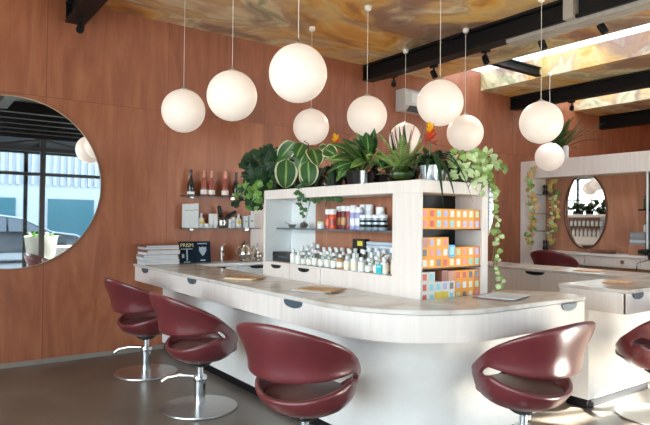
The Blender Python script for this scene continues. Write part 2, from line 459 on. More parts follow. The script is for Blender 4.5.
for k in range(87):
    x = -12+.3*k; rb.box(x, x+.12, -16.4, -16.3, 2.9, 6.2)
rb.build('cladding', M['louvre'], bd)
for k in range(6):
    x = -8+3.3*k
    MB().box(x, x+2.0, -16.4, -16.34, .4, 2.3).build('window', M['teal_glass'], bd)
# parked estate car
car = thing('car', 'silver estate car parked in the street, reflected in the large round mirror', 'car', (2.8, -9.5, -.05))
prof = [(-2.2,.35),(-2.28,.6),(-2.2,.95),(-1.95,1.45),(-1.5,1.53),(-.3,1.55),(.35,1.45),(1.15,1.02),(1.9,.92),(2.2,.75),(2.27,.5),(2.2,.33)]
b = MB(); nsec = len(prof); vs = []; fs = []
# lower body and cabin as lofted half-widths per profile point
def halfw(z): return .88 if z < 1.0 else .88-.28*(z-1.0)/.55
for (px, pz) in prof:
    for sgn in (-1, 1): vs.append((2.8+px, -9.5+sgn*halfw(pz), pz-.05))
k = len(prof)
fs = [(2*i, 2*i+1, 2*((i+1) % k)+1, 2*((i+1) % k)) for i in range(k)]
low = [i for i in range(k)]
fs += [tuple(2*i for i in low), tuple(2*i+1 for i in reversed(low))]
b.add(vs, fs); b.build('body', M['car'], car, smooth=40, bevel=.04)
for sgn in (-1, 1):
    g = MB()
    for q in ([(-1.85,1.02),(-1.72,1.42),(-1.1,1.46),(-1.1,1.02)], [(-1.04,1.02),(-1.04,1.46),(-.2,1.46),(-.2,1.02)], [(-.14,1.02),(-.14,1.46),(.32,1.38),(.95,1.02)]):
        v = [(2.8+x, -9.5+sgn*(halfw(z)+.012), z-.05) for x, z in q]; g.add(v, [tuple(range(len(v)))])
    g.build('side_window', M['car_glass'], car, solid=.006)
    for x in (-1.4, 1.4):
        wl = MB().cyl((2.8+x, -9.5+sgn*.72, .28), (2.8+x, -9.5+sgn*.92, .28), .33, 24).build('wheel', M['tyre'], car, smooth=40)
        MB().cyl((2.8+x, -9.5+sgn*.9, .28), (2.8+x, -9.5+sgn*.935, .28), .21, 16).build('hub_cap', M['steel'], wl, smooth=40)
MB().box(4.95, 5.02, -10.2, -8.8, .62, .76).build('headlight', M['chrome'], car)

# ---------------------------------------------------------------- foliage helpers
def leaf(mb, base, az, el, L, W, droop=.5, seg=5, mi=(0, 1), twist=0., fold=.12, tip=.75):
    d = Vector((cos(az)*cos(el), sin(az)*cos(el), sin(el)))
    side = Vector((-sin(az), cos(az), 0))
    if twist: side = Matrix.Rotation(twist, 3, d) @ side
    vs = []; fs = []; ms = []
    for i in range(seg+1):
        t = i/seg
        p = Vector(base) + d*L*t + Vector((0, 0, -droop*L*t*t))
        tang = (d + Vector((0, 0, -2*droop*t))).normalized()
        nrm = side.cross(tang)
        w = W*max(.03, sin(pi*min(1, t**tip)*.97+.03))
        for q in (-1, -.62, 0, .62, 1): vs.append(p + side*w*q + nrm*fold*abs(q)*w)
    for i in range(seg):
        for q in range(4):
            fs.append((i*5+q, i*5+q+1, (i+1)*5+q+1, (i+1)*5+q)); ms.append(mi[1] if q in (0, 3) else mi[0])
    n0 = len(mb.v); mb.v += [tuple(v) for v in vs]; mb.f += [tuple(a+n0 for a in f) for f in fs]; mb.m += ms

def ivy_leaf(mb, c, nrm, size, roll, mi=0):
    nrm = Vector(nrm).normalized(); a = nrm.orthogonal().normalized(); b2 = nrm.cross(a)
    pts = [(0, -.45), (.32, -.5), (.55, -.15), (.36, .02), (.42, .35), (.15, .3), (0, .65), (-.15, .3), (-.42, .35), (-.36, .02), (-.55, -.15), (-.32, -.5)]
    cr, sr = cos(roll), sin(roll); vs = [Vector(c)+nrm*size*.1]
    for x, y in pts:
        X, Y = x*cr-y*sr, x*sr+y*cr; vs.append(Vector(c)+a*X*size+b2*Y*size)
    n2 = len(pts); mb.add(vs, [(0, i+1, (i+1) % n2+1) for i in range(n2)], mi)

def heart_leaf(mb, c, nrm, size, roll, mi=0):
    nrm = Vector(nrm).normalized(); a = nrm.orthogonal().normalized(); b2 = nrm.cross(a)
    pts = [(0, -.42), (.22, -.52), (.42, -.3), (.42, 0), (.25, .32), (0, .62), (-.25, .32), (-.42, 0), (-.42, -.3), (-.22, -.52)]
    cr, sr = cos(roll), sin(roll); vs = [Vector(c)-nrm*size*.1]
    for x, y in pts:
        X, Y = x*cr-y*sr, x*sr+y*cr; vs.append(Vector(c)+a*X*size+b2*Y*size)
    n2 = len(pts); mb.add(vs, [(0, i+1, (i+1) % n2+1) for i in range(n2)], mi)

def frond(mb, base, az, el, L, droop, pin=.06, n=12, mi=0):
    d = Vector((cos(az)*cos(el), sin(az)*cos(el), sin(el))); side = Vector((-sin(az), cos(az), 0))
    pts = []
    for i in range(n+1):
        t = i/n; pts.append(Vector(base)+d*L*t+Vector((0, 0, -droop*L*t*t)))
    mb.tube(pts[::2] if n % 2 == 0 else pts, .0035, 4, mi)
    for i in range(2, n+1):
        t = i/n; ln = pin*sin(pi*min(1, .15+t*.85))+.01
        tg = (pts[i]-pts[i-1]).normalized()
        for sgn in (-1, 1):
            dd = (side*sgn+tg*.5).normalized(); nn = dd.cross(tg)
            wv = tg*L/n*.17
            p = pts[i]; q = p+dd*ln+Vector((0, 0, -.01))
            mb.add([p-wv, p+wv, q+wv*.4, q-wv*.2], [(0, 1, 2, 3)], mi)

def pot(root, c, r0, r1, h, m, name='pot', soil=True):
    c = Vector(c)
    p = MB().lathe(c, [(r0*.9, 0), (r0, .004), (r1, h-.008), (r1*1.03, h), (r1*.9, h), (r1*.88, h-.015)], 20).build(name, m, root, smooth=40)
    if soil: MB().lathe(c, [(0.0, h-.012), (r1*.89, h-.013)], 20).build('soil', M['soil'], root)
    return p

# ---------------------------------------------------------------- street planters and table (reflected)
for i, (x, y) in enumerate(((3.05, -5.4), (1.3, -5.4))):
    pl = thing('street_planter', ('right-hand white street planter with a leafy bush, reflected in the round mirror', 'left-hand white street planter with a leafy bush, reflected in the round mirror')[i], 'planter', (x, y, -.05), 'planters on the pavement')
    MB().lathe((x, y, -.05), [(.3, 0), (.42, .93), (.44, .95), (.38, .95), (.36, .88), (0, .88)], 24).build('pot', M['planter'], pl, smooth=40)
    f = MB()
    for k in range(90):
        a = random.uniform(0, 2*pi); leaf(f, (x+random.uniform(-.25, .25), y+random.uniform(-.25, .25), .85), a, random.uniform(.3, 1.3), random.uniform(.2, .4), .03, .4, 4, (0, 0))
    f.build('foliage', M['leaf_light'], pl)
tb = thing('cafe_table', 'white round cafe table on the pavement outside, seen in the round mirror', 'table', (3.6, -4.7, -.05))
MB().lathe((3.6, -4.7, .62), [(.3, 0), (.32, .01), (.32, .03), (0, .03)], 24).build('tabletop', M['porcelain'], tb, smooth=40)
MB().cyl((3.6, -4.7, -.03), (3.6, -4.7, .62), .03).build('pole', M['porcelain'], tb, smooth=40)
MB().lathe((3.6, -4.7, -.05), [(.22, 0), (.22, .015), (0, .03)], 24).build('base', M['porcelain'], tb, smooth=40)
# ---------------------------------------------------------------- mirrors
def wall_mirror(name, label, c, rx, rz, d, axis, rim, wid, depth=.02, sgn=-1):
    loc = (c[0], d, c[1]) if axis == 'Y' else (d, c[0], c[1])
    r = thing(name, label, 'mirror', loc)
    g = MB().prism_axis(ellipse(c[0], c[1], rx, rz, 96), d+sgn*.002, d+sgn*depth*.7, axis); g.build('mirror_glass', M['mirror'], r)
    ring_axis(MB(), c, rx, rz, wid, d+sgn*.002, d+sgn*depth, axis, 96).build('mirror_rim', rim, r, smooth=40)
    return r
wall_mirror('round_mirror', 'large round mirror on the plywood wall reflecting the street', (.8, 1.737), .8, .81, WY, 'Y', M['rim'], .008)
wall_mirror('round_mirror', 'round wall mirror mostly hidden behind the end of the shelf unit', (7.1, 1.66), .79, .79, WY, 'Y', M['rim'], .008)
wall_mirror('oval_mirror', 'tall oval mirror with a dark rim on the pale plywood panel', (5.14, 1.61), .35, .6, 9.0, 'X', M['rim_dark'], .022, .03)

# ---------------------------------------------------------------- main counter
def arc(cx, cy, r, a0, a1, n=14): return [(cx+r*cos(a0+(a1-a0)*i/n), cy+r*sin(a0+(a1-a0)*i/n)) for i in range(n+1)]
ZT = .934
ct = thing('styling_counter', 'long white styling counter with marble top and rounded corner, running out from the plywood wall', 'counter', (2.3, 3.5, 0))
top = [(1.95, WY-.002)] + arc(2.65, 2.73, .7, pi, 1.5*pi) + [(3.56, 2.03), (3.63, 2.25), (3.32, 2.585), (3.16, 2.468), (2.5, 2.468), (2.5, WY-.002)]
MB().prism(top, ZT-.028, ZT).build('marble_top', M['marble'], ct, bevel=.005)
# apron: straight drawer fronts then the bend
def handle(mb, c, d, wid=.15, h=.04, out=.012):
    """half-moon finger pull below the top; c = centre on the face, d = outward direction"""
    d = Vector(d); t = Vector((-d.y, d.x, 0)); c = Vector(c); vs = []; n2 = 10
    for o in (0., out):
        for i in range(n2+1):
            a = pi*i/n2; vs.append(c + d*o + t*(wid/2*cos(a)*(1 if 0 < i < n2 else 1)) + Vector((0, 0, -h*sin(a)**.7)))
    k2 = n2+1
    fs = [tuple(range(k2)), tuple(range(2*k2-1, k2-1, -1))] + [(i, (i+1) % k2, k2+(i+1) % k2, k2+i) for i in range(k2)]
    mb.add(vs, fs); return mb
ZA = .757; xf = 1.965
for y0, y1, hy in ((5.70, WY-.004, 5.78), (4.35, 5.70, 4.60), (3.18, 4.35, None), (2.73, 3.18, 3.03)):
    d = MB().box(xf, xf+.02, y0+.0015, y1-.0015, ZA, ZT-.03).build('drawer_front', M['white_wood'], ct, bevel=.002)
    if hy: handle(MB(), (xf, hy, ZT-.03), (-1, 0, 0), .2 if hy < 4 else .17, .045).build('finger_pull', M['scoop'], d)
outer = arc(2.665, 2.73, .7, pi, 1.5*pi) + [(3.545, 2.03)]; inner = arc(2.665, 2.73, .68, pi, 1.5*pi) + [(3.545, 2.05)]
d = MB().prism(outer+inner[::-1], ZA, ZT-.03).build('curved_apron', M['white_wood'], ct, smooth=30)
handle(MB(), (3.36, 2.03, ZT-.03), (0, -1, 0), .16, .045).build('finger_pull', M['scoop'], d)
MB().prism([(3.525, 2.05), (3.545, 2.05), (3.61, 2.25), (3.31, 2.56), (3.29, 2.56), (3.585, 2.25)], ZA, ZT-.03).build('end_panel', M['white_wood'], ct)
MB().prism([(xf+.02, WY-.005)] + arc(2.665, 2.73, .68, pi, 1.5*pi) + [(3.52, 2.05), (3.58, 2.25), (3.28, 2.45), (2.48, 2.45), (2.48, WY-.005)], ZA+.002, ZA+.02).build('underside', M['white_gloss'], ct)
def plinth_poly(g): return [(2.27+g, WY-.01)] + arc(2.75, 2.84, .48-g, pi, 1.5*pi) + [(3.46-g, 2.36+g), (3.40-g, 2.45), (2.48, 2.45), (2.48, WY-.01)]
MB().prism(plinth_poly(0), .075, ZA).build('plinth', M['white_gloss'], ct, smooth=30)
MB().prism(plinth_poly(.02), 0, .075).build('kickboard', M['black_kick'], ct, smooth=30)

# second counter, mirrored L
c2 = thing('styling_counter', 'second white styling counter with a squared marble end at the right edge', 'counter', (4.9, 2.5, 0))
top2 = [(4.14, 2.05), (5.0, 2.05)] + arc(5.15, 2.7, .65, -.5*pi, 0) + [(5.8, 5.2), (5.25, 5.2), (5.25, 2.59), (4.14, 2.59)]
MB().prism(top2, ZT-.028, ZT).build('marble_top', M['marble'], c2, bevel=.005)
e = MB().box(4.155, 4.175, 2.07, 2.58, ZA, ZT-.03).build('end_panel', M['white_wood'], c2, bevel=.002)
o2 = [(4.155, 2.065), (5.0, 2.065)] + arc(5.15, 2.7, .635, -.5*pi, 0) + [(5.785, 5.19)]
i2 = [(4.155, 2.085), (5.0, 2.085)] + arc(5.15, 2.7, .615, -.5*pi, 0) + [(5.765, 5.19)]
d = MB().prism(o2+i2[::-1], ZA, ZT-.03).build('curved_apron', M['white_wood'], c2, smooth=30)
handle(MB(), (4.31, 2.065, ZT-.03), (0, -1, 0), .15, .045).build('finger_pull', M['scoop'], d)
d = MB().box(5.262, 5.28, 2.6, 5.19, .5, ZT-.03).build('drawer_front', M['white_wood'], c2, bevel=.002)
handle(MB(), (5.262, 3.55, ZT-.032), (-1, 0, 0), .22, .035).build('finger_pull', M['black_kick'], d)
handle(MB(), (5.262, 4.7, ZT-.032), (-1, 0, 0), .22, .035).build('finger_pull', M['black_kick'], d)
MB().prism([(4.18, 2.36), (5.17, 2.36), (5.45, 2.7), (5.45, 5.15), (5.29, 5.15), (5.29, 2.57), (4.18, 2.57)], .075, ZA+.02).build('plinth', M['white_gloss'], c2)
MB().prism([(4.2, 2.38), (5.15, 2.38), (5.43, 2.7), (5.43, 5.13), (5.31, 5.13), (5.31, 2.55), (4.2, 2.55)], 0, .075).build('kickboard', M['black_kick'], c2)
MB().prism([(4.175, 2.085), (5.0, 2.085)] + arc(5.15, 2.7, .615, -.5*pi, 0) + [(5.765, 5.18), (5.28, 5.18), (5.28, 2.56), (4.175, 2.56)], ZA+.022, ZA+.035).build('underside', M['white_gloss'], c2)

# ---------------------------------------------------------------- back counter with sink, below the bottle shelves
bc = thing('back_counter', 'low white sink counter against the plywood wall, behind the marble counter', 'counter', (3.0, 5.95, 0))
MB().box(2.505, 4.3, 5.74, WY-.032, .9, .93).build('worktop', M['porcelain'], bc, bevel=.003)
MB().box(2.505, 4.3, 5.78, WY-.003, .08, .9).build('carcass', M['white_panel'], bc)
MB().box(2.505, 4.3, 5.83, WY-.003, 0, .08).build('kickboard', M['black_kick'], bc)
for x0, x1 in ((2.51, 2.98), (2.985, 3.5), (3.505, 4.29)):
    d = MB().box(x0, x1, 5.76, 5.78, .62, .893).build('drawer_front', M['white_panel'], bc, bevel=.002)
    handle(MB(), ((x0+x1)/2, 5.76, .893), (0, -1, 0), .2, .035).build('finger_pull', M['black_kick'], d)
    MB().box(x0, x1, 5.76, 5.78, .09, .615).build('door', M['white_panel'], bc, bevel=.002)

# ---------------------------------------------------------------- the shelf unit (room divider)
UX0, UX1, UY0, UY1, UT = 2.51, 3.14, 2.476, 4.36, 1.66
su = thing('shelf_unit', 'white open shelf unit topped with plants, standing behind the marble counter', 'shelf unit', (2.82, 3.5, 0))
ny0, ny1, nz0, nz1 = 2.727, 4.335, 1.055, 1.583
MB().box(UX0, UX1, UY0, UY1, nz1, UT).build('top_board', M['white_wood'], su, bevel=.003)
MB().box(UX0, UX1, ny1+.006, UY1, 0, nz1).build('end_post', M['white_wood'], su, bevel=.002)
MB().box(UX0+.004, UX1-.004, ny1, ny1+.006, nz0, nz1).build('side_lining', M['white_panel'], su)
MB().box(UX0, UX0+.018, UY0, ny0, 0, nz1).build('corner_post', M['white_wood'], su, bevel=.002)
MB().box(UX1-.06, UX1, UY0, ny0, 0, nz1).build('corner_post', M['white_wood'], su, bevel=.002)
MB().box(UX0, UX1, ny0, ny1, 0, nz0).build('base_cabinet', M['white_wood'], su, bevel=.002)
MB().box(UX0+.018, UX1-.06, ny0-.02, ny0, 0, nz1).box(UX0+.018, UX1-.06, ny0-.02, ny0, .0, .9).build('inner_back', M['black_kick'], su)
MB().box(UX0+.01, UX1, ny0-.001, ny0+.006, nz0, nz1).build('side_panel', M['white_wood'], su)
MB().box(2.78, 2.795, 3.965, ny1, nz0, nz1).build('cupboard_back', M['white_panel'], su)
MB().box(2.78, 2.795, ny0+.006, 3.965, nz0, nz1).build('plywood_back', M['ply_back'], su)
for y0, y1, hy in ((3.925, 4.33, 4.12), (3.50, 3.92, 3.71)):
    d = MB().box(UX0-.012, UX0, y0, y1, .84, nz0-.012).build('drawer_front', M['white_wood'], su, bevel=.002)
    handle(MB(), (UX0-.012, hy, nz0-.02), (-1, 0, 0), .14, .03).build('finger_pull', M['black_kick'], d)
MB().box(2.625, 2.779, 2.735, 4.333, 1.33, 1.34).build('glass_shelf', M['shelfglass'], su)
MB().box(2.622, 2.625, 2.735, 4.333, 1.329, 1.341).build('shelf_edge', M['scoop'], su)
MB().box(2.797, UX1-.012, 2.74, 4.3, 1.33, 1.34).build('glass_shelf', M['shelfglass'], su)
MB().box(UX0+.018, UX1-.06, UY0+.01, ny0-.02, 1.352, 1.360).build('end_shelf', M['black_kick'], su)
MB().box(UX0+.018, UX1-.06, UY0+.01, ny0-.02, 1.110, 1.118).build('end_shelf', M['black_kick'], su)
MB().box(UX0+.018, UX1-.06, UY0+.01, ny0-.02, .87, .905).build('end_shelf', M['white_wood'], su)

wp = MB().box(3.335, 4.1, WY-.03, WY-.002, .935, 1.72)
struct('trim_%d' % n, wp, M['white_wood'], bevel=.003); n += 1
# hair colour cartons on the end shelves
BW, BH = .0605, .0635
def carton(ix, z, body, sw, label, group, w=BW, h=BH, name='hair_colour_box', dep=.16):
    x = 2.531+ix*BW; y = UY0+.014
    o = thing(name, label, 'box', (x+w/2, y+dep/2, z), group)
    MB().box(x+.0006, x+w-.0006, y, y+dep, z, z+h-.0008).build('carton', M[body], o)
    if sw:
        MB().box(x+w*.24, x+w*.78, y-.0012, y, z+h*.2, z+h*.82).build('swatch_label', M[sw], o)
    return o
SWN = {'sw_red': 'red', 'sw_cyan': 'aqua', 'sw_lav': 'lavender', 'sw_cream': 'cream', 'sw_white': 'white', 'sw_grey': 'dark grey', 'sw_green': 'sage', 'sw_rose': 'rose', 'sw_teal': 'teal'}
def ordn(i): return ('first', 'second', 'third', 'fourth', 'fifth', 'sixth', 'seventh', 'eighth', 'ninth')[i]
def row(z, items, shelf, level):
    for i, it in enumerate(items):
        if not it: continue
        body, sw = it
        bn = {'orange': 'orange', 'label_white': 'white', 'orange_shaded': 'shade-darkened orange', 'yellow': 'yellow', 'pink_box': 'dusty pink', 'brown_box': 'brown'}[body]
        lab = '%s colour carton with %s swatch, %s from left, %s layer, %s end shelf' % (bn, SWN[sw], ordn(i), level, shelf) if sw else \
              'plain %s carton, %s from left, %s layer, %s end shelf' % (bn, ordn(i), level, shelf)
        carton(i, z, body, sw, lab, 'hair colour cartons at the end of the shelf unit')
O = lambda *s: [('orange', 'sw_'+q) for q in s]
Wb = lambda *s: [('label_white', 'sw_'+q) for q in s]
D = lambda q: [('orange_shaded', 'sw_'+q)]
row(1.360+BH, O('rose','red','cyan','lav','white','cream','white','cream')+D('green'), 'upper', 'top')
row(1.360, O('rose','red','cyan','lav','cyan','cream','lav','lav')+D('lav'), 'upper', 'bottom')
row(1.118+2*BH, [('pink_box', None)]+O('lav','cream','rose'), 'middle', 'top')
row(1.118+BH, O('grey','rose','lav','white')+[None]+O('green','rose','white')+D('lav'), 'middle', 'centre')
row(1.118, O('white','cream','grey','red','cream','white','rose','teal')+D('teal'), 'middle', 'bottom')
o = carton(4, 1.118+BH, 'cyan', 'sw_cyan', 'bright blue carton standing out among the orange ones on the middle shelf', 'hair colour cartons at the end of the shelf unit', h=.078)
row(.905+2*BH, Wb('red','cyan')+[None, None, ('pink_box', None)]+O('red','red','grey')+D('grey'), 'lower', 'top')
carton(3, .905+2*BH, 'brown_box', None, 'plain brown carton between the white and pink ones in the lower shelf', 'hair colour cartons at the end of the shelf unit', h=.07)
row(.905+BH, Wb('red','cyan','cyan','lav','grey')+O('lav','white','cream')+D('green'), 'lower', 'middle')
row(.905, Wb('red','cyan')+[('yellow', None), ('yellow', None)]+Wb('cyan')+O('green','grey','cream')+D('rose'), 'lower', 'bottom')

# ---------------------------------------------------------------- products
def bottle_thing(name, label, c, r, h, body, cap, group, lab=None, neck=.45, capm=None, shoulder=.68, cat='bottle'):
    t = thing(name, label, cat, c, group); x, y, z = c
    MB().lathe(c, [(r*.9, 0), (r, .004), (r, h*shoulder), (r*.85, h*(shoulder+.05)), (r*neck, h*(shoulder+.13)), (r*neck, h*.88)], 14).build('body', M[body], t, smooth=40)
    MB().lathe(c, [(r*neck*1.1, h*.84), (r*neck*1.1, h*.995), (r*neck*.8, h)], 12).build('cap', M[cap], t, smooth=40)
    if lab:
        MB().lathe(c, [(r*1.012, h*.15), (r*1.012, h*.55)], 14).build('paper_label', M[lab], t, smooth=60)
    return t
# sparkling wine on the upper wall shelf
def wall_shelf(z, x0, x1, label):
    t = thing('wall_shelf', label, 'shelf', ((x0+x1)/2, WY, z), 'glass shelves on the plywood wall')
    MB().box(x0, x1, WY-.15, WY-.003, z-.008, z).build('glass_board', M['shelfglass'], t)
    MB().box(x0, x1, WY-.153, WY-.15, z-.009, z+.001).build('board_edge', M['scoop'], t)
    for x in (x0+.12, x1-.14):
        MB().box(x-.02, x+.02, WY-.06, WY-.002, z-.026, z-.008).build('bracket', M['chrome'], t)
wall_shelf(1.668, 2.45, 3.21, 'upper glass wall shelf holding five sparkling wine bottles')
wall_shelf(1.312, 2.45, 3.40, 'lower glass wall shelf holding white hair products and brushes')
def wine(x, black, label):
    c = (x, WY-.07, 1.669); t = thing('wine_bottle', label, 'bottle', c, 'wine bottles on the upper wall shelf'); h = .29
    MB().lathe(c, [(.036, 0), (.04, .006), (.04, .11), (.034, .14), (.019, .19), (.0145, .22)], 16).build('body', M['bottle_black' if black else 'bottle_rose'], t, smooth=40)
    MB().lathe(c, [(.0175, .195), (.0155, .215), (.0155, .275), (.018, .28), (.017, h)], 14).build('foil', M['bottle_black' if black else 'foil_rose'], t, smooth=40)
    MB().lathe(c, [(.0408, .02 if not black else .015), (.0408, .07 if not black else .045)], 16).build('paper_label', M['label_white'], t, smooth=60)
for x, k, l in ((2.551, 1, 'black wine bottle at the left end of the upper wall shelf'), (2.706, 0, 'rose wine bottle next to the left black bottle'),
                (2.797, 0, 'rose wine bottle in the middle of the upper wall shelf'), (2.965, 0, 'rose wine bottle standing alone next to the right black bottle'), (3.106, 1, 'black wine bottle beside the trailing ivy')):
    wine(x, k, l)
zs = 1.313; ys_ = WY-.075
for k, (x, h, l) in enumerate(((2.492, .262, 'leftmost of the three tall white cartons on the lower wall shelf'), (2.546, .264, 'middle of the three tall white cartons on the lower wall shelf'), (2.60, .27, 'right-hand tall white carton, beside the yellow-spotted bottle'))):
    t = thing('tall_carton', l, 'box', (x, ys_, zs), 'tall white cartons on the lower wall shelf')
    MB().box(x-.0265, x+.0265, ys_-.04, ys_+.04, zs, zs+h).build('carton', M['card'], t, bevel=.001)
    MB().box(x-.022, x+.022, ys_-.041, ys_-.04, zs+h*.72, zs+h*.75).build('print_line', M['label_grey'], t)
def spot_bottle(x, label, s=1.):
    c = (x, ys_, zs); t = thing('lotion_bottle', label, 'bottle', c, 'white bottles with a yellow spot')
    MB().lathe(c, [(.034*s, 0), (.039*s, .005), (.039*s, .085), (.034*s, .1), (.014*s, .118)], 16, sy=.7).build('body', M['porcelain'], t, smooth=40)
    MB().lathe(c, [(.015, .118), (.013, .16), (.009, .165)], 12).build('cap', M['porcelain'], t, smooth=40)
    vs = [(x+.024*s*cos(a), ys_-.039*s*.7*cos(asn := 0)-.0015, zs+.065+.024*sin(a)) for a in [2*pi*k/16 for k in range(16)]]
    MB().prism_axis([(v[0], v[2]) for v in vs], ys_-.030*s, ys_-.029, 'Y').build('yellow_spot', M['label_yellow'], t)
spot_bottle(2.675, 'white bottle with yellow spot beside the tall white cartons')
spot_bottle(3.14, 'white bottle with yellow spot under the ivy, right of the brushes')
t = thing('cream_jar', 'low white jar between the yellow-spotted bottle and the white tubes', 'jar', (2.742, ys_, zs))
MB().lathe((2.742, ys_, zs), [(.028, 0), (.03, .003), (.03, .03)], 16).build('jar_body', M['porcelain'], t, smooth=40)
MB().lathe((2.742, ys_, zs), [(.031, .03), (.031, .046), (.028, .048)], 16).build('lid', M['card'], t, smooth=40)
for k, (x, l) in enumerate(((2.793, 'left of two white squeeze tubes standing on their caps'), (2.845, 'right of two white squeeze tubes, beside the brush pot'))):
    t = thing('squeeze_tube', l, 'tube', (x, ys_, zs), 'white squeeze tubes')
    MB().lathe((x, ys_, zs), [(.018, 0), (.018, .03)], 14).build('cap', M['card'], t, smooth=40)
    MB().add([(x+sx*w, ys_+sy*dp, zs+z) for z, w, dp in ((.03, .021, .02), (.1, .024, .012), (.16, .026, .002)) for sx, sy in ((-1, -1), (1, -1), (1, 1), (-1, 1))],
             [(0,1,5,4),(1,2,6,5),(2,3,7,6),(3,0,4,7),(4,5,9,8),(5,6,10,9),(6,7,11,10),(7,4,8,11),(8,9,10,11),(0,3,2,1)]).build('tube_body', M['porcelain'], t, bevel=.002)
t = thing('brush_pot', 'shiny silver pot holding two black hairbrushes on the lower wall shelf', 'pot', (2.935, ys_, zs))
MB().lathe((2.935, ys_, zs), [(.04, 0), (.05, .02), (.052, .06), (.044, .085), (.05, .095), (.046, .095), (.04, .085), (.045, .06), (.04, .01), (0, .008)], 20).build('pot', M['silver'], t, smooth=50)
ring_axis(MB(), (2.89, zs+.045), .018, .028, .006, ys_-.004, ys_+.004, 'Y', 20).build('handle', M['silver'], t, smooth=50)
def hairbrush(p0, p1, p2, label):
    t = thing('hairbrush', label, 'brush', p0, 'black hairbrushes in the silver pot')
    MB().tube([p0, p1], [.008, .01], 10).build('handle', M['black_plastic'], t, smooth=50)
    MB().tube([p1, Vector(p1)*.9+Vector(p2)*.1, Vector(p1)*.1+Vector(p2)*.9, p2], [.012, .024, .024, .012], 12).build('brush_head', M['black_plastic'], t, smooth=50)
hairbrush((2.935, ys_, zs+.012), (2.915, ys_, zs+.12), (2.89, ys_, zs+.255), 'black hairbrush standing almost upright in the silver pot')
hairbrush((2.925, ys_, zs+.014), (2.975, ys_-.005, zs+.115), (3.105, ys_-.01, zs+.19), 'black hairbrush leaning to the right out of the silver pot')
for k, (x, h, wd, l) in enumerate(((3.02, .1, .035, 'short white carton right of the silver brush pot'), (3.065, .125, .035, 'white carton left of the right-hand spotted bottle'), (3.228, .14, .05, 'white carton under the ivy at the end of the lower shelf'), (3.305, .15, .06, 'rightmost white carton on the lower wall shelf'))):
    t = thing('small_carton', l, 'box', (x, ys_, zs), 'small white cartons on the lower wall shelf')
    MB().box(x-wd/2, x+wd/2, ys_-.03, ys_+.03, zs, zs+h).build('carton', M['card'], t, bevel=.001)
    MB().box(x-wd/2*.6, x+wd/2*.6, ys_-.031, ys_-.03, zs+h*.5, zs+h*.6).build('print_line', M['label_grey'], t)

# magazines, board, tap and silverware on the counters
cov = ['paper', 'paper_blue', 'paper', 'paper_grey', 'paper', 'paper_brown', 'paper_blue', 'paper_brown']
zz = ZT+.001
lv = ['bottom of the', 'second in the', 'third in the', 'fourth in the', 'fifth in the', 'sixth in the', 'seventh in the', 'top of the']
for k in range(8):
    h = .026 if k < 7 else .02
    a = random.uniform(-.08, .08); cx, cy = 2.145+random.uniform(-.01, .01), 5.92+random.uniform(-.015, .015)
    t = thing('magazine', '%s magazine stack at the wall end of the marble counter' % lv[k], 'magazine', (cx, cy, zz), 'magazine stack by the plywood wall')
    R = Matrix.Rotation(a, 3, 'Z')
    MB().obox((cx, cy, zz+h/2), .35, .27, h*.7, a).build('pages', M['paper'], t)
    MB().obox((cx, cy, zz+h*.93), .358, .278, h*.16, a).build('cover', M[cov[k]], t)
    MB().obox(Vector((cx, cy, zz+h*.5))+R @ Vector((-.176, 0, 0)), .006, .268, h*.96, a).build('spine', M[cov[k]], t)
    zz += h
bdx = thing('menu_board', 'navy double menu board with gold lettering propped on the marble counter', 'sign', (2.62, 5.8, .935))
cB = Vector((2.535, 5.86, .935)); Rb = Matrix.Rotation(-.12, 3, 'X')
def bpt(u, w, q=0): return cB + Rb @ Vector((u, q, w))
def bquad(u0, u1, w0, w1, q0, q1, nm, m):
    MB().add([bpt(u, w, q) for q in (q0, q1) for w in (w0, w1) for u in (u0, u1)], [(0,1,3,2),(4,6,7,5),(0,4,5,1),(2,3,7,6),(0,2,6,4),(1,5,7,3)]).build(nm, M[m], bdx)
bquad(-.18, -.002, 0, .235, 0, .012, 'left_panel', 'navy'); bquad(.002, .18, 0, .235, 0, .012, 'right_panel', 'navy')
tx = bpy.data.curves.new('lettering', 'FONT'); tx.body = 'PRISM'; tx.size = .058; tx.extrude = .0005; tx.align_x = 'CENTER'
tmp = bpy.data.objects.new('lettering_curve', tx); C.objects.link(tmp); bpy.context.view_layer.update()
tm = bpy.data.meshes.new_from_object(tmp.evaluated_get(bpy.context.evaluated_depsgraph_get())); bpy.data.objects.remove(tmp)
tm.materials.clear(); tm.materials.append(M['gold'])
to = bpy.data.objects.new('lettering', tm); C.objects.link(to); to.parent = bdx
to.location = bpt(-.092, .175, -.002)-Vector(bdx.location); to.rotation_euler = (pi/2-.12, 0, 0)
bquad(-.16, -.03, .15, .158, -.0015, 0, 'printed_bar', 'ink_white'); bquad(-.1, -.085, .03, .15, -.0015, 0, 'printed_stem', 'ink_white')
bquad(-.15, -.125, .06, .1, -.0015, 0, 'printed_mark', 'ink_white'); bquad(-.13, -.06, .01, .018, -.0015, 0, 'printed_line', 'ink_white')
bquad(.03, .14, .205, .216, -.0015, 0, 'printed_line', 'ink_white'); bquad(.06, .115, .022, .034, -.0015, 0, 'printed_line', 'ink_white')
sh = [(-.04, .05), (-.02, .042), (0, .052), (.02, .042), (.04, .05), (.042, .01), (.02, -.03), (0, -.048), (-.02, -.03), (-.042, .01)]
MB().add([bpt(.088+x, .125+z, q) for q in (-.002, 0) for x, z in sh], [tuple(range(10)), tuple(range(19, 9, -1))]).build('printed_crest', M['ink_white'], bdx)
tp = thing('tap', 'slim chrome mixer tap on the sink counter by the plywood wall', 'tap', (2.91, 6.0, .93))
MB().lathe((2.91, 6.0, .93), [(.026, 0), (.026, .008), (.018, .012), (.018, .15), (.02, .152), (.02, .168), (.012, .172)], 16).build('tap_body', M['chrome'], tp, smooth=40)
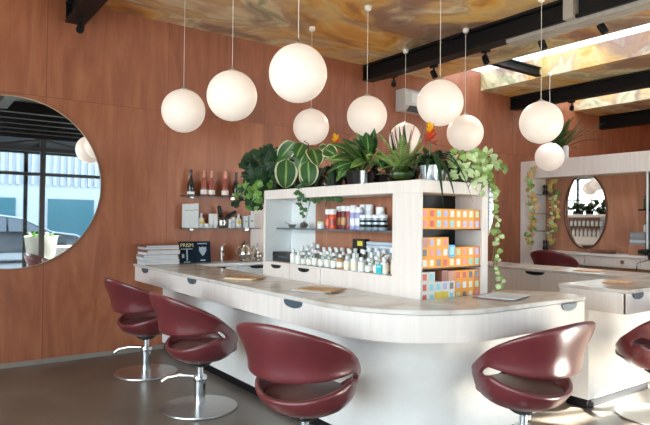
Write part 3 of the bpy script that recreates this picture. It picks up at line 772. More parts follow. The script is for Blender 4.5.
MB().tube([(2.91, 5.99, 1.045), (2.89, 5.93, 1.05), (2.875, 5.88, 1.03), (2.872, 5.872, 1.01)], [.012, .012, .011, .011], 10).build('spout', M['chrome'], tp, smooth=40)
MB().tube([(2.91, 6.0, 1.1), (2.93, 5.99, 1.12), (2.95, 5.975, 1.135)], [.007, .006, .005], 8).build('lever', M['chrome'], tp, smooth=40)
def pourer(x, y, s, label, cat, name, lid=True):
    c = (x, y, .931); t = thing(name, label, cat, c)
    pr = [(.05, 0), (.055, .006), (.045, .015), (.07, .05), (.075, .08), (.06, .125), (.042, .15), (.04, .165), (.044, .17)] if lid else [(.035, 0), (.04, .005), (.03, .012), (.052, .04), (.05, .07), (.034, .095), (.04, .12)]
    MB().lathe(c, [(r*s, z*s) for r, z in pr], 20).build('pot_body', M['silver'], t, smooth=50)
    if lid: MB().lathe(c, [(.043*s, .17*s), (.03*s, .188*s), (.008*s, .196*s), (.012*s, .212*s), (0, .22*s)], 16).build('lid', M['silver'], t, smooth=50)
    a = Vector((-1, -.25, 0)).normalized()
    q = Vector(c)
    ph = [q+a*.06*s+Vector((0, 0, .14*s)), q+a*.115*s+Vector((0, 0, .16*s)), q+a*.125*s+Vector((0, 0, .1*s)), q+a*.07*s+Vector((0, 0, .06*s))] if lid else [q+a*-.045*s+Vector((0, 0, .09*s)), q-a*.085*s+Vector((0, 0, .085*s)), q-a*.08*s+Vector((0, 0, .05*s)), q-a*.05*s+Vector((0, 0, .04*s))]
    MB().tube(ph, .007*s, 8).build('handle', M['silver'], t, smooth=50)
    sp = [q-a*.06*s+Vector((0, 0, .06*s)), q-a*.1*s+Vector((0, 0, .1*s)), q-a*.125*s+Vector((0, 0, .155*s))] if lid else [q+a*.02*s+Vector((0, 0, .09*s)), q+a*.03*s+Vector((0, 0, .15*s)), q+a*.02*s+Vector((0, 0, .2*s))]
    MB().tube(sp, [.018*s, .012*s, .009*s], 10).build('spout', M['silver'], t, smooth=50)
pourer(3.17, 5.93, 1.12, 'tall silver teapot with lid on the sink counter', 'teapot', 'teapot')
pourer(3.36, 5.95, 1.0, 'small silver jug right of the teapot', 'jug', 'milk_jug', False)

# ---------------------------------------------------------------- things in the front niche
zb = nz0+.001
t = thing('black_box', 'long black box lying at the left end of the niche, under the glass shelf', 'box', (2.66, 4.19, zb))
MB().box(2.58, 2.70, 3.99, 4.325, zb, zb+.078).build('carton', M['black_plastic'], t, bevel=.003)
MB().box(2.5785, 2.58, 4.08, 4.22, zb+.035, zb+.043).build('print_line', M['scoop'], t)
# rows of little bottles
gb = 'small product bottles in the niche'
kinds = [('clear glass bottle, white label', 'clear', 'can_cap', 'label_white', 'liquid'), ('white product bottle', 'liquid', 'can_cap', None, None),
         ('clear bottle of amber oil', 'amber', 'can_cap', 'label_white', None), ('frosted bottle with pale label', 'porcelain', 'can_cap', 'sw_cream', None)]
def small_bottle(y, x, k, h, r, label):
    nm, body, cap, lab, fill = kinds[k]
    t = thing('product_bottle', label, 'bottle', (x, y, zb), gb)
    c = (x, y, zb)
    MB().lathe(c, [(r*.92, 0), (r, .003), (r, h*.62), (r*.8, h*.68), (r*.42, h*.74), (r*.42, h*.82)], 12).build('body', M[body], t, smooth=40)
    if fill: MB().lathe(c, [(r*.88, .003), (r*.88, h*.5), (0, h*.5)], 12).build('contents', M[fill], t, smooth=40)
    MB().lathe(c, [(r*.55, h*.8), (r*.55, h*.98), (r*.4, h)], 10).build('cap', M[cap], t, smooth=40)
    if lab: MB().lathe(c, [(r*1.02, h*.12), (r*1.02, h*.48)], 12).build('paper_label', M[lab], t, smooth=60)
rowx = (2.555, 2.62, 2.685)
rn = ('front', 'middle', 'back')
for ri, x in enumerate(rowx):
    cnt = (15, 15, 14)[ri]
    for i in range(cnt):
        y = 3.955-.079*i-(.03 if ri == 1 else 0) - (.0 if ri < 2 else .01)
        if y < 2.77: break
        k = random.choice((0, 0, 0, 1, 3, 1, 2)) if ri else random.choice((0, 0, 1, 3, 2))
        h = random.uniform(.095, .125)+.022*ri; r = random.uniform(.024, .029)
        small_bottle(y, x, k, h, r, '%s, %d%s from left in the %s row of niche bottles' % (kinds[k][0], i+1, {1: 'st', 2: 'nd', 3: 'rd'}.get(i+1, 'th'), rn[ri]))
t = thing('teal_tag', 'bright teal tag hung on a front bottle at the right end of the niche', 'tag', (2.518, 2.86, zb))
MB().obox((2.518, 2.86, zb+.034), .004, .05, .062, .1).build('tag_card', M['teal'], t)
MB().obox((2.5155, 2.86, zb+.05), .002, .03, .006, .1).build('tag_print', M['can_cap'], t)
t = thing('black_gift_box', 'black box with a yellow print standing behind the bottles in the niche', 'box', (2.75, 3.33, zb))
MB().box(2.725, 2.772, 3.255, 3.40, zb, zb+.215).build('carton', M['black_plastic'], t, bevel=.002)
MB().box(2.7235, 2.725, 3.28, 3.34, zb+.165, zb+.2).build('print_patch', M['label_yellow'], t)
for k in range(3):
    t = thing('towel', '%s folded pale blue towel at the right of the niche' % ('bottom', 'middle', 'top')[k], 'towel', (2.785, 2.86, zb+.09+.03*k), 'folded towels in the niche')
    yy = 2.85; 
    MB().box(2.718, 2.775, 2.93, 3.235, zb+.125+.026*k, zb+.1495+.026*k).build('folded_cloth', M['paper_blue'], t, bevel=.008)
t = thing('towel_riser', 'plain white block under the pale blue towels in the niche', 'block', (2.8, 2.86, zb))
MB().box(2.722, 2.772, 2.95, 3.22, zb, zb+.124).build('block', M['card'], t, bevel=.002)

zg = 1.3415
def can(y, x, r, h, m, label, ring=None, cap='can_cap', caph=.04):
    t = thing('aerosol_can', label, 'can', (x, y, zg), 'aerosol cans on the niche glass shelf')
    MB().lathe((x, y, zg), [(r*.96, 0), (r, .004), (r, h-caph-.004), (r*.93, h-caph)], 16).build('can_body', M[m], t, smooth=40)
    MB().lathe((x, y, zg), [(r*.96, h-caph), (r*.96, h-.005), (r*.88, h)], 16).build('cap', M[cap], t, smooth=40)
    if ring: MB().lathe((x, y, zg), [(r*1.012, h*.18), (r*1.012, h*.5)], 16).build('printed_band', M[ring], t, smooth=60)
can(3.62, 2.66, .026, .152, 'can_red', 'red can at the left end of the can row', 'can_orange')
can(3.56, 2.66, .028, .152, 'can_orange', 'orange can, second from the left of the can row', 'can_red')
can(3.575, 2.735, .026, .175, 'can_red', 'crimson can behind the orange can', 'paper_tan')
can(3.515, 2.735, .026, .178, 'can_wine', 'dark wine red can with tan band', 'paper_tan')
can(3.455, 2.735, .026, .176, 'can_red', 'crimson can left of the tall white can', 'can_wine')
can(3.395, 2.73, .026, .182, 'can_white', 'tall white can between the crimson and lavender ones', 'label_white')
can(3.325, 2.675, .029, .165, 'can_lav', 'lavender can in the front, left of the pair', 'can_white')
can(3.26, 2.675, .029, .165, 'can_lav', 'lavender can beside the dark silver tins', 'can_white')
can(3.295, 2.745, .03, .185, 'can_white', 'tall white can behind the lavender pair', 'label_white')
can(3.225, 2.745, .03, .185, 'can_white', 'tall white can behind the dark silver tins', 'label_white')
can(3.10, 2.74, .034, .165, 'can_white', 'white can at the right, behind the last tins', 'label_white')
for k, (y, l) in enumerate(((3.19, 'first dark silver patterned tin from the left'), (3.12, 'second dark silver patterned tin'), (3.05, 'third dark silver patterned tin'), (2.98, 'rightmost dark silver patterned tin'))):
    t = thing('styling_tin', l+' on the niche shelf', 'tin', (2.66, y, zg), 'dark silver tins')
    MB().lathe((2.66, y, zg), [(.029, 0), (.031, .003), (.031, .1), (.029, .103)], 16).build('tin_body', M['can_silver'], t, smooth=40)
    MB().lathe((2.66, y, zg), [(.0318, .085), (.0318, .104), (.03, .108), (0, .108)], 16).build('lid', M['can_cap'], t, smooth=40)
    MB().lathe((2.66, y, zg), [(.0315, .02), (.0315, .04)], 16).lathe((2.66, y, zg), [(.0315, .055), (.0315, .07)], 16).build('printed_band', M['black_kick'], t, smooth=60)
for y, l in ((4.17, 'small round metal bowl with a spoon, at the left end of the glass shelf'), (3.99, 'small round metal bowl with lid, next to the white jar')):
    t = thing('metal_bowl', l, 'bowl', (2.68, y, zg), 'metal bowls on the niche shelf')
    MB().lathe((2.68, y, zg), [(.018, 0), (.03, .012), (.036, .03), (.034, .03), (.028, .013), (0, .006)], 18).build('bowl', M['steel'], t, smooth=50)
    if y > 4: MB().tube([(2.68, y, zg+.012), (2.66, y+.03, zg+.036), (2.65, y+.07, zg+.05)], [.006, .0035, .0035], 6).build('spoon', M['steel'], t)
    else: MB().lathe((2.68, y, zg), [(.036, .03), (.028, .045), (.006, .052), (.008, .062), (0, .064)], 18).build('lid', M['steel'], t, smooth=50)
t = thing('cream_jar', 'white jar under the hanging vine at the left of the can row', 'jar', (2.68, 3.74, zg))
MB().lathe((2.68, 3.74, zg), [(.03, 0), (.033, .004), (.033, .04)], 16).build('jar_body', M['porcelain'], t, smooth=40)
MB().lathe((2.68, 3.74, zg), [(.034, .04), (.034, .055), (.03, .058)], 16).build('lid', M['sw_green'], t, smooth=40)
# the far side of the unit, seen in the oval mirror
for i in range(12):
    y = 2.85+.118*i
    bottle_thing('shampoo_bottle', 'white bottle on the far side of the shelf unit, reflected in the oval mirror', (3.0, y, zb), .036, .2, 'porcelain', 'can_cap', 'bottles on the far side of the shelf unit')
for i in range(11):
    y = 2.9+.12*i
    bottle_thing('shampoo_bottle', 'white bottle on the far side glass shelf, reflected in the oval mirror', (3.0, y, 1.341), .034, .17, 'porcelain', 'label_grey', 'bottles on the far side glass shelf')

# flat magazines on the marble
def leaflet(name, label, c, sx, sy, rz, mats):
    t = thing(name, label, 'magazine', c)
    for k, m in enumerate(mats):
        a = rz+.12*k
        MB().obox((c[0]+.02*k, c[1]-.015*k, c[2]+.004+.007*k), sx, sy, .006, a).build('cover' if k == len(mats)-1 else 'lower_copy', M[m], t)
leaflet('open_leaflet', 'tan leaflet lying on the marble opposite the second chair', (2.2, 4.12, ZT+.001), .2, .26, .5, ['sw_cream', 'paper_tan'])
leaflet('magazine_pair', 'two overlapping magazines on the marble opposite the third chair', (2.24, 3.16, ZT+.001), .22, .28, .3, ['paper_blue', 'paper_tan'])
leaflet('magazine_pair', 'magazine pair with a pale blue cover on the marble by the colour cartons', (3.02, 2.28, ZT+.001), .3, .22, .15, ['paper_brown', 'paper_blue'])
leaflet('leaflet', 'brown patterned leaflet on the second counter', (4.62, 2.36, ZT+.001), .24, .18, .2, ['paper_tan'])
leaflet('leaflet', 'tan leaflet on the far arm of the second counter', (5.5, 3.1, ZT+.001), .2, .26, .2, ['paper_tan'])

# ---------------------------------------------------------------- plants on the unit
ZU = UT+.001
CAM = Vector((0, 0, 1.4))
def face_cam(p, j=.7):
    v = (CAM-Vector(p)).normalized(); return v+Vector((random.uniform(-j, j), random.uniform(-j, j), random.uniform(-j, j)+.25))
# dark ivy spilling over the left end
iv = thing('ivy', 'dark ivy spilling over the left end of the shelf unit', 'plant', (2.82, 4.5, ZU))
pot(iv, (2.86, 4.24, ZU), .085, .10, .16, M['pot_dark'])
f = MB()
for k in range(300):
    a = random.uniform(0, 2*pi); rr = random.random()**.5
    p = (2.76+.24*rr*cos(a), 4.62+.40*rr*sin(a), 1.86+random.uniform(-.2, .22)*(1.1-.4*rr))
    if p[1] < 4.42 and p[2] < 1.75: p = (p[0], p[1], p[2]+.14)
    if p[1] > 4.42 and random.random() < .4: p = (p[0], p[1], p[2]-.14)
    ivy_leaf(f, p, face_cam(p), random.uniform(.07, .12), random.uniform(0, 6.3), 0)
vines = MB()
for k in range(13):
    y = random.uniform(4.38, 4.78); x = random.uniform(2.48, 2.66); z = 1.72; pts = []
    lim = 1.44 if y > 4.55 else 1.50
    while z > lim+random.uniform(0, .12):
        pts.append((x, y, z)); z -= .045; y += random.uniform(-.01, .035); x += random.uniform(-.015, .01)
    if len(pts) > 2: vines.tube(pts, .003, 4)
    for p in pts:
        for q in range(2):
            pp = (p[0]+random.uniform(-.04, .03), p[1]+random.uniform(-.05, .05), p[2]+random.uniform(-.02, .02))
            if pp[0] > 2.49 and pp[1] < 4.42: pp = (2.48, pp[1], pp[2])
            ivy_leaf(f, pp, face_cam(pp, .5), random.uniform(.05, .085), random.uniform(0, 6.3), 1 if random.random() < .5 else 0)
f.build('foliage', [M['leaf_dark'], M['leaf_light']], iv)
vines.build('vine_stem', M['stem'], iv)

def oleaf(mb, c, d, nrm, L, W, mi=(0, 1, 2), curl=.12, cup=.12, seg=8, q=.62):
    """oval leaf centred on c, stem end towards -d, upper face along nrm; blade, margin and midrib materials"""
    d = Vector(d).normalized(); nrm = Vector(nrm); nrm = (nrm-d*nrm.dot(d)).normalized(); side = d.cross(nrm)
    n0 = len(mb.v); ks = (-1, -.82, -.1, .1, .82, 1); kind = (1, 0, 2, 0, 1)
    for i in range(seg+1):
        t = i/seg; w = W*max(.02, sin(pi*t**.8)**q); p = Vector(c)+d*L*(t-.5)-nrm*curl*L*(2*t-1)**2
        for k in ks: mb.v.append(tuple(p+side*w*k+nrm*cup*w*(abs(k)-.5)))
    for i in range(seg):
        for k in range(5):
            mb.f.append((n0+i*6+k, n0+i*6+k+1, n0+(i+1)*6+k+1, n0+(i+1)*6+k)); mb.m.append(mi[kind[k]])
# broad leaved variegated plant
cp = thing('variegated_plant', 'broad-leaved plant with cream-edged round leaves left on the unit', 'plant', (2.75, 4.05, ZU))
pot(cp, (2.78, 4.02, ZU), .08, .1, .12, M['pot_dark'])
f = MB(); st = MB()
BIG = [((2.60, 4.15, 1.80), (0, .05, -1), .27, .105, 1), ((2.60, 3.81, 1.785), (0, -.1, -1), .22, .085, 1), ((2.66, 4.26, 2.0), (-.2, .55, -.55), .25, .09, 0),
       ((2.62, 4.34, 1.90), (-.2, .9, -.5), .24, .08, 0), ((2.62, 3.75, 1.93), (-.2, -.6, -.6), .25, .09, 0), ((2.64, 3.97, 1.92), (-.3, .1, -.7), .22, .08, 0),
       ((2.66, 3.62, 1.95), (-.1, -.9, -.35), .22, .075, 0), ((2.7, 4.12, 2.0), (-.2, .7, .3), .2, .065, 0), ((2.72, 3.84, 1.99), (-.1, -.8, .2), .2, .06, 0),
       ((2.68, 4.42, 1.99), (-.1, 1, -.15), .2, .065, 0), ((2.64, 4.0, 2.0), (-.4, -.2, -.5), .2, .07, 0), ((2.66, 3.95, 1.78), (-.4, -.2, -.8), .18, .065, 0),
       ((2.85, 4.2, 1.98), (.2, .7, .3), .2, .07, 0), ((2.88, 3.9, 2.0), (.4, -.3, .4), .22, .07, 0)]
for c_, d_, L_, W_, v_ in BIG:
    nn = (CAM-Vector(c_)).normalized()+Vector((random.uniform(-.35, .35), random.uniform(-.35, .35), random.uniform(.1, .7)))
    oleaf(f, c_, d_, nn, L_*.92, W_*(.95 if v_ else .82), (0, 1, 2) if v_ or random.random() < .35 else (0, 0, 2), q=.5)
    b_ = Vector(c_)-Vector(d_).normalized()*L_*.5
    st.tube([(2.78, 4.02, 1.76), ((2.78+b_.x)/2, (4.02+b_.y)/2, max(1.8, b_.z-.02)), b_], .005, 5)
f.build('foliage', [M['leaf'], M['leaf_cream'], M['leaf_fern']], cp, smooth=60); st.build('leaf_stalk', M['stem'], cp)

def bromeliad(y, x, label, flz, strap, seed, tinpot, azs=None):
    random.seed(seed)
    t = thing('bromeliad', label, 'plant', (x, y, ZU), 'bromeliads on the shelf unit')
    pot(t, (x, y, ZU), .055, .07, .11, M['tin'] if tinpot else M['pot_dark'])
    f = MB()
    for k in range(strap):
        az = 2*pi*k/strap+random.uniform(-.15, .15); leaf(f, (x, y, ZU+.1), az, random.uniform(.7, 1.25), random.uniform(.34, .5), .022, random.uniform(.8, 1.35), 8, (0, 0), fold=.3, tip=.5)
    for az, L, dr in (azs or []): leaf(f, (x, y, ZU+.12), az, 1.0, L, .024, dr, 10, (0, 0), fold=.3, tip=.5)
    f.build('foliage', M['leaf_dark'], t, smooth=60)
    MB().tube([(x, y, ZU+.1), (x, y, flz-.06)], .008, 6).build('flower_stalk', M['stem'], t)
    fl = MB()
    for k in range(26):
        az = k*2.4; h = k/26; leaf(fl, (x, y, flz-.09+.12*h), az, .35+.8*h, .075-.02*h, .016, .25, 4, (0, 0) if h < .6 else (1, 1))
    fl.build('flower', [M['petal_red'], M['petal_yellow']], t, smooth=60)
bromeliad(3.72, 2.8, 'bromeliad with orange and yellow flower left of the leafy plant', 2.05, 15, 11, False, [(pi-.2, .5, 1.7), (pi-.6, .42, 1.6), (pi+.6, .42, 1.5)])
bromeliad(2.66, 2.78, 'bromeliad with orange flower in a silver tin, at the corner of the unit', 2.0, 15, 23, True, [(-pi/2+.3, .55, 1.3), (-pi/2-.5, .5, 1.4), (-pi/2+.9, .6, 1.2)])
random.seed(31)
dp = thing('leafy_plant', 'lush plant with long striped oval leaves in the middle of the unit', 'plant', (2.78, 3.3, ZU))
pot(dp, (2.78, 3.38, ZU), .09, .11, .11, M['pot_dark'])
f = MB(); st = MB()
for k in range(34):
    az = random.uniform(pi*.4, pi*1.7); e2 = random.uniform(-.35, 1.25); rr_ = random.uniform(.13, .27)
    d_ = Vector((cos(az)*cos(e2), sin(az)*cos(e2), sin(e2)))
    c_ = Vector((2.76, 3.29, 1.83))+Vector((d_.x*.75, d_.y*1.15, d_.z*.62))*rr_
    if c_.z < 1.72: c_.z = 1.72+random.uniform(0, .05)
    if c_.x < 2.55 and c_.z < 1.76: c_.x = 2.53
    oleaf(f, c_, d_+Vector((0, 0, -.35)), (CAM-c_).normalized()*.8+Vector((random.uniform(-.4, .4), random.uniform(-.4, .4), .8)), random.uniform(.19, .26), random.uniform(.04, .055), (0, 0, 1) if random.random() < .5 else (1, 0, 0), .1, .2, q=.8)
    st.tube([(2.78, 3.38, 1.76), c_-d_*.09], .005, 5)
f.build('foliage', [M['leaf'], M['leaf_fern']], dp, smooth=60); st.build('leaf_stalk', M['stem'], dp)
t = thing('small_tin', 'small silver tin standing in front of the leafy plant', 'tin', (2.58, 3.1, ZU))
MB().lathe((2.58, 3.1, ZU), [(.026, 0), (.027, .003), (.027, .09), (.028, .094), (.024, .094), (.023, .085), (0, .085)], 18).build('tin_body', M['tin'], t, smooth=40)
sv = thing('snake_plant', 'dark spiky plant between the leafy plant and the fern bowl', 'plant', (2.95, 3.08, ZU))
pot(sv, (2.95, 3.08, ZU), .06, .07, .09, M['pot_dark'])
f = MB()
for k in range(11):
    leaf(f, (2.95+random.uniform(-.03, .03), 3.08+random.uniform(-.03, .03), ZU+.08), random.uniform(0, 6.28), random.uniform(1.15, 1.5), random.uniform(.28, .42), .025, .05, 5, (0, 0), fold=.3, tip=.45)
f.build('foliage', M['leaf_dark'], sv, smooth=60)
fb = thing('fern_bowl', 'light green fern growing in a round glass bowl on the unit', 'plant', (2.72, 2.86, ZU))
MB().lathe((2.72, 2.86, ZU), [(.05, 0), (.09, .015), (.112, .055), (.1, .095), (.085, .112), (.08, .112), (.096, .093), (.106, .055), (.085, .02), (0, .01)], 28).build('glass_bowl', M['bowl_glass'], fb, smooth=60)
MB().lathe((2.72, 2.86, ZU), [(0, .016), (.08, .022), (.1, .055), (.09, .075), (.04, .085), (0, .088)], 20).build('moss', M['moss'], fb, smooth=60)
f = MB()
for k in range(26):
    frond(f, (2.72+random.uniform(-.03, .03), 2.86+random.uniform(-.03, .03), ZU+.08), random.uniform(0, 6.28), random.uniform(.6, 1.4), random.uniform(.22, .36), random.uniform(.15, .5), .04, 18)
f.build('foliage', M['leaf_fern'], fb)
f = MB()
for k in range(7):
    a = random.uniform(0, 6.28); e2 = random.uniform(.9, 1.4); L = random.uniform(.25, .36)
    f.tube([(2.72, 2.86, ZU+.08), (2.72+cos(a)*cos(e2)*L, 2.86+sin(a)*cos(e2)*L, ZU+.08+sin(e2)*L)], .003, 4)
f.build('red_stalk', M['can_red'], fb)
random.seed(5)
po = thing('trailing_pothos', 'pale variegated pothos trailing over the right end of the unit', 'plant', (2.98, 2.62, ZU))
pot(po, (3.0, 2.6, ZU), .07, .085, .1, M['pot_dark'])
f = MB(); st = MB()
for k in range(120):
    a = random.uniform(0, 6.28); rr = random.random()**.5
    p = (2.99+.15*rr*cos(a), 2.5+.16*rr*sin(a), 1.76+random.uniform(-.07, .12))
    heart_leaf(f, p, face_cam(p), random.uniform(.03, .052), random.uniform(0, 6.3), 0 if random.random() < .7 else 1)
strands = [[(3.05, 2.46, 1.76), (3.1, 2.42, 1.66), (3.13, 2.44, 1.58)], [(3.08, 2.5, 1.8), (3.15, 2.45, 1.79), (3.2, 2.42, 1.77), (3.24, 2.4, 1.74)],
           [(3.08, 2.55, 1.80), (3.16, 2.5, 1.82), (3.22, 2.48, 1.81), (3.26, 2.46, 1.78)], [(3.05, 2.44, 1.72), (3.0, 2.4, 1.66), (2.98, 2.42, 1.58)], [(2.96, 2.44, 1.74), (2.9, 2.4, 1.68), (2.87, 2.42, 1.62)],
           [(3.12, 2.48, 1.72), (3.17, 2.46, 1.6), (3.175, 2.47, 1.45), (3.18, 2.45, 1.3), (3.17, 2.46, 1.15), (3.18, 2.44, 1.02), (3.17, 2.43, .95)], [(3.15, 2.5, 1.7), (3.2, 2.48, 1.55), (3.2, 2.46, 1.35), (3.2, 2.46, 1.2), (3.2, 2.44, 1.05), (3.21, 2.42, .97)]]
for s_ in strands:
    st.tube(s_, .003, 4)
    for a, b in zip(s_[:-1], s_[1:]):
        for q in range(3):
            p = Vector(a).lerp(Vector(b), q/3)+Vector((random.uniform(-.015, .02), random.uniform(-.035, .0), random.uniform(-.02, .02)))
            heart_leaf(f, p, face_cam(p, .5), random.uniform(.026, .046), random.uniform(2.4, 3.8), 0 if random.random() < .6 else 1)
f.build('foliage', [M['leaf_pale'], M['leaf_fern']], po); st.build('vine_stem', M['stem'], po)
vi = thing('hanging_vine', 'thin vine hanging from the unit top down in front of the cans', 'plant', (2.6, 3.78, ZU))
f = MB()
for s_ in ([(2.56, 3.78, 1.70), (2.49, 3.78, 1.66), (2.49, 3.78, 1.58), (2.53, 3.78, 1.5), (2.53, 3.77, 1.42)], [(2.49, 3.76, 1.6), (2.54, 3.70, 1.56), (2.56, 3.55, 1.558), (2.56, 3.4, 1.566), (2.56, 3.3, 1.555)]):
    MB().tube(s_, .003, 4).build('vine_stem', M['stem'], vi)
    for a, b in zip(s_[:-1], s_[1:]):
        for q in range(4):
            p = Vector(a).lerp(Vector(b), q/4)+Vector((random.uniform(-.02, .0), random.uniform(-.025, .025), random.uniform(-.012, .012)))
            ivy_leaf(f, p, face_cam(p, .5), random.uniform(.03, .045), random.uniform(0, 6.3), 0)
f.build('foliage', M['leaf'], vi)
# plants along the far side of the top, seen between the front ones and in the oval mirror
for k, (y, l) in enumerate(((4.25, 'dark bushy plant behind the variegated one'), (3.75, 'dark bushy plant behind the left bromeliad'), (3.4, 'dark bushy plant behind the striped leafy plant'), (2.85, 'dark bushy plant behind the fern bowl'))):
    t = thing('bushy_plant', l+' on the far side of the unit', 'plant', (3.02, y, ZU), 'plants on the far side of the unit')
    pot(t, (3.02, y, ZU), .07, .085, .1, M['pot_dark'])
    f = MB()
    for q in range(46):
        leaf(f, (3.02+random.uniform(-.05, .05), y+random.uniform(-.12, .12), ZU+random.uniform(.08, .2)), random.uniform(0, 6.28), random.uniform(.2, 1.3), random.uniform(.14, .24), random.uniform(.025, .04), random.uniform(.3, .9), 4, (0, 0))
    f.build('foliage', M['leaf_dark'], t, smooth=60)

# ---------------------------------------------------------------- pendant globes
PG = [((2.072, 5.113, 2.413), 'frontmost in the left row, leftmost globe against the plywood wall'), ((2.094, 4.168, 2.395), 'second globe from the left, beside the largest-looking one'),
      ((2.171, 3.325, 2.417), 'nearest, largest-looking globe near the top'), ((3.625, 5.276, 2.446), 'globe hanging low over the variegated plant'),
      ((3.714, 4.419, 2.457), 'globe hanging over the striped leafy plant'), ((5.031, 5.246, 2.439), 'globe half hidden behind the fern, below the air conditioner'),
      ((3.741, 3.469, 2.439), 'large globe overlapping the air conditioner'), ((5.011, 4.271, 2.397), 'globe right of and below the one at the air conditioner'),
      ((4.879, 3.235, 2.362), 'globe at the right, in front of the second black beam'), ((7.425, 4.784, 2.352), 'smallest globe, against the left of the far mirror unit')]
PG[0] = (PG[0][0], 'leftmost globe, against the bare plywood wall')
root = thing('pendant_globe', 'white opal pendant, '+PG[0][1], 'pendant light', PG[0][0], 'white globe pendants')
c = Vector(PG[0][0])
prof = [(.035, .196)]+[(.2*cos(a), .2*sin(a)) for a in [pi/2*.88-(pi*.94)*i/22 for i in range(23)]]+[(0, -.2)]
MB().lathe(c, prof, 40).build('globe', M['globe'], root, smooth=80)
MB().lathe(c, [(.036, .192), (.036, .205), (.012, .215), (.006, .235)], 16).build('lamp_cap', M['steel'], root, smooth=50)
MB().cyl(c+Vector((0, 0, .23)), (c.x, c.y, CEIL-.02), .0026, 6).build('cord', M['cord'], root)
MB().lathe((c.x, c.y, CEIL-.045), [(.02, 0), (.034, .012), (.034, .045)], 16).build('canopy', M['canopy'], root, smooth=50)
for p, l in PG[1:]:
    r = dup(root, p, None, 'white opal pendant, '+l)
    dz = c.z-p[2]
    for ch in r.children:
        if ch.name.startswith('canopy'): ch.location.z += dz
        if ch.name.startswith('cord'):
            k = (CEIL-.02-p[2]-.23)/(CEIL-.02-c.z-.23); ch.scale.z = k; ch.location.z = .23*(1-k)

# ---------------------------------------------------------------- ceiling services: track, tray, spots, air conditioner
tr = thing('lighting_track', 'black lighting track along the side of the first black beam', 'lighting track', (5.3, 3, 3.4))
MB().box(5.27, 5.31, .7, 6.0, 3.36, 3.40).build('rail', M['black_steel'], tr, bevel=.003)
MB().cyl((5.28, .7, 3.445), (5.28, 6.0, 3.445), .022, 10).build('conduit', M['black_steel'], tr, smooth=50)
cy = thing('cable_tray', 'grey ribbed cable tray hung below the beam at the top right', 'cable tray', (5.2, 2.5, 3.35))
tb_ = MB()
for k in range(4): tb_.box(5.10+.05*k, 5.142+.05*k, .7, 3.8, 3.30, 3.335)
tb_.box(5.09, 5.3, .7, 3.8, 3.333, 3.338)
tb_.build('tray', M['grey_steel'], cy, bevel=.003)
MB().box(5.02, 5.12, 3.0, 3.1, 3.338, CEIL).build('hanger', M['grey_steel'], cy)
MB().box(5.02, 5.12, 1.6, 1.7, 3.338, CEIL).build('hanger', M['grey_steel'], cy)
def spot(p, label, aim, lit=False):
    t = thing('track_spotlight', label, 'spotlight', p, 'black spotlights on the beams')
    x, y, z = p
    MB().box(x-.025, x+.025, y-.05, y+.05, z-.02, z+.06).build('adapter', M['black_steel'], t, bevel=.003)
    MB().tube([(x, y, z-.02), (x, y, z-.07)], .012, 8).build('arm', M['black_steel'], t)
    q = Vector((x, y, z-.1)); a = Vector(aim).normalized(); R = a.to_track_quat('Z', 'Y').to_matrix()
    h = MB().lathe(q-a*.05, [(.03, 0), (.036, .01), (.036, .1), (.03, .1), (.028, .09)], 16, M3=R).build('lamp_head', M['black_steel'], t, smooth=50)
    MB().lathe(q-a*.05, [(0, .086), (.028, .088)], 16, M3=R).build('lens', M['lamp_on' if lit else 'pot_dark'], h)
    if lit:
        ld = bpy.data.lights.new('spot_beam', 'SPOT'); ld.energy = 14; ld.color = (1, .82, .6); ld.spot_size = 1.3; ld.spot_blend = .6; ld.shadow_soft_size = .03
        lo = bpy.data.objects.new('spot_beam', ld); C.objects.link(lo); lo.parent = t; lo.location = q+a*.06-Vector(p)
        lo.rotation_euler = (-a).to_track_quat('Z', 'Y').to_euler()
spot((5.3, 5.75, 3.37), 'lit spotlight at the wall end of the first beam, above the air conditioner', (-.6, -.6, -.55), True)
spot((5.3, 5.02, 3.35), 'black spotlight under the first beam, left of the skylight corner', (.2, -.4, -1))
spot((5.33, 4.25, 3.37), 'lit spotlight second along the first beam', (-.3, -.5, -.8), True)
spot((5.33, 3.52, 3.36), 'black spotlight in front of the skylight, at the end of the cable tray', (.2, -.3, -1))
spot((5.33, 2.88, 3.36), 'rightmost black spotlight below the cable tray', (.3, -.5, -1))
spot((1.33, 5.88, 3.34), 'lit spotlight on the top left beam', (-.25, -.7, -.6), True)
spot((8.6, 5.15, 3.36), 'lit spotlight beyond the second beam, above the trailing fern', (-.7, -.4, -.5), True)
ac = thing('air_conditioner', 'white wall air conditioner high on the plywood wall', 'air conditioner', (5.92, WY, 3.0))
MB().prism_axis([(WY-.003, 2.99), (WY-.14, 2.99), (WY-.22, 3.06), (WY-.22, 3.27), (WY-.18, 3.3), (WY-.003, 3.3)], 5.67, 6.4, 'X').build('case', M['ac'], ac, bevel=.01)
MB().prism_axis([(WY-.135, 2.985), (WY-.145, 2.985), (WY-.224, 3.055), (WY-.215, 3.055)], 5.75, 6.34, 'X').build('outlet_grille', M['ac_dark'], ac)
MB().box(5.78, 6.3, WY-.226, WY-.22, 3.1, 3.24).build('front_panel', M['porcelain'], ac, bevel=.002)

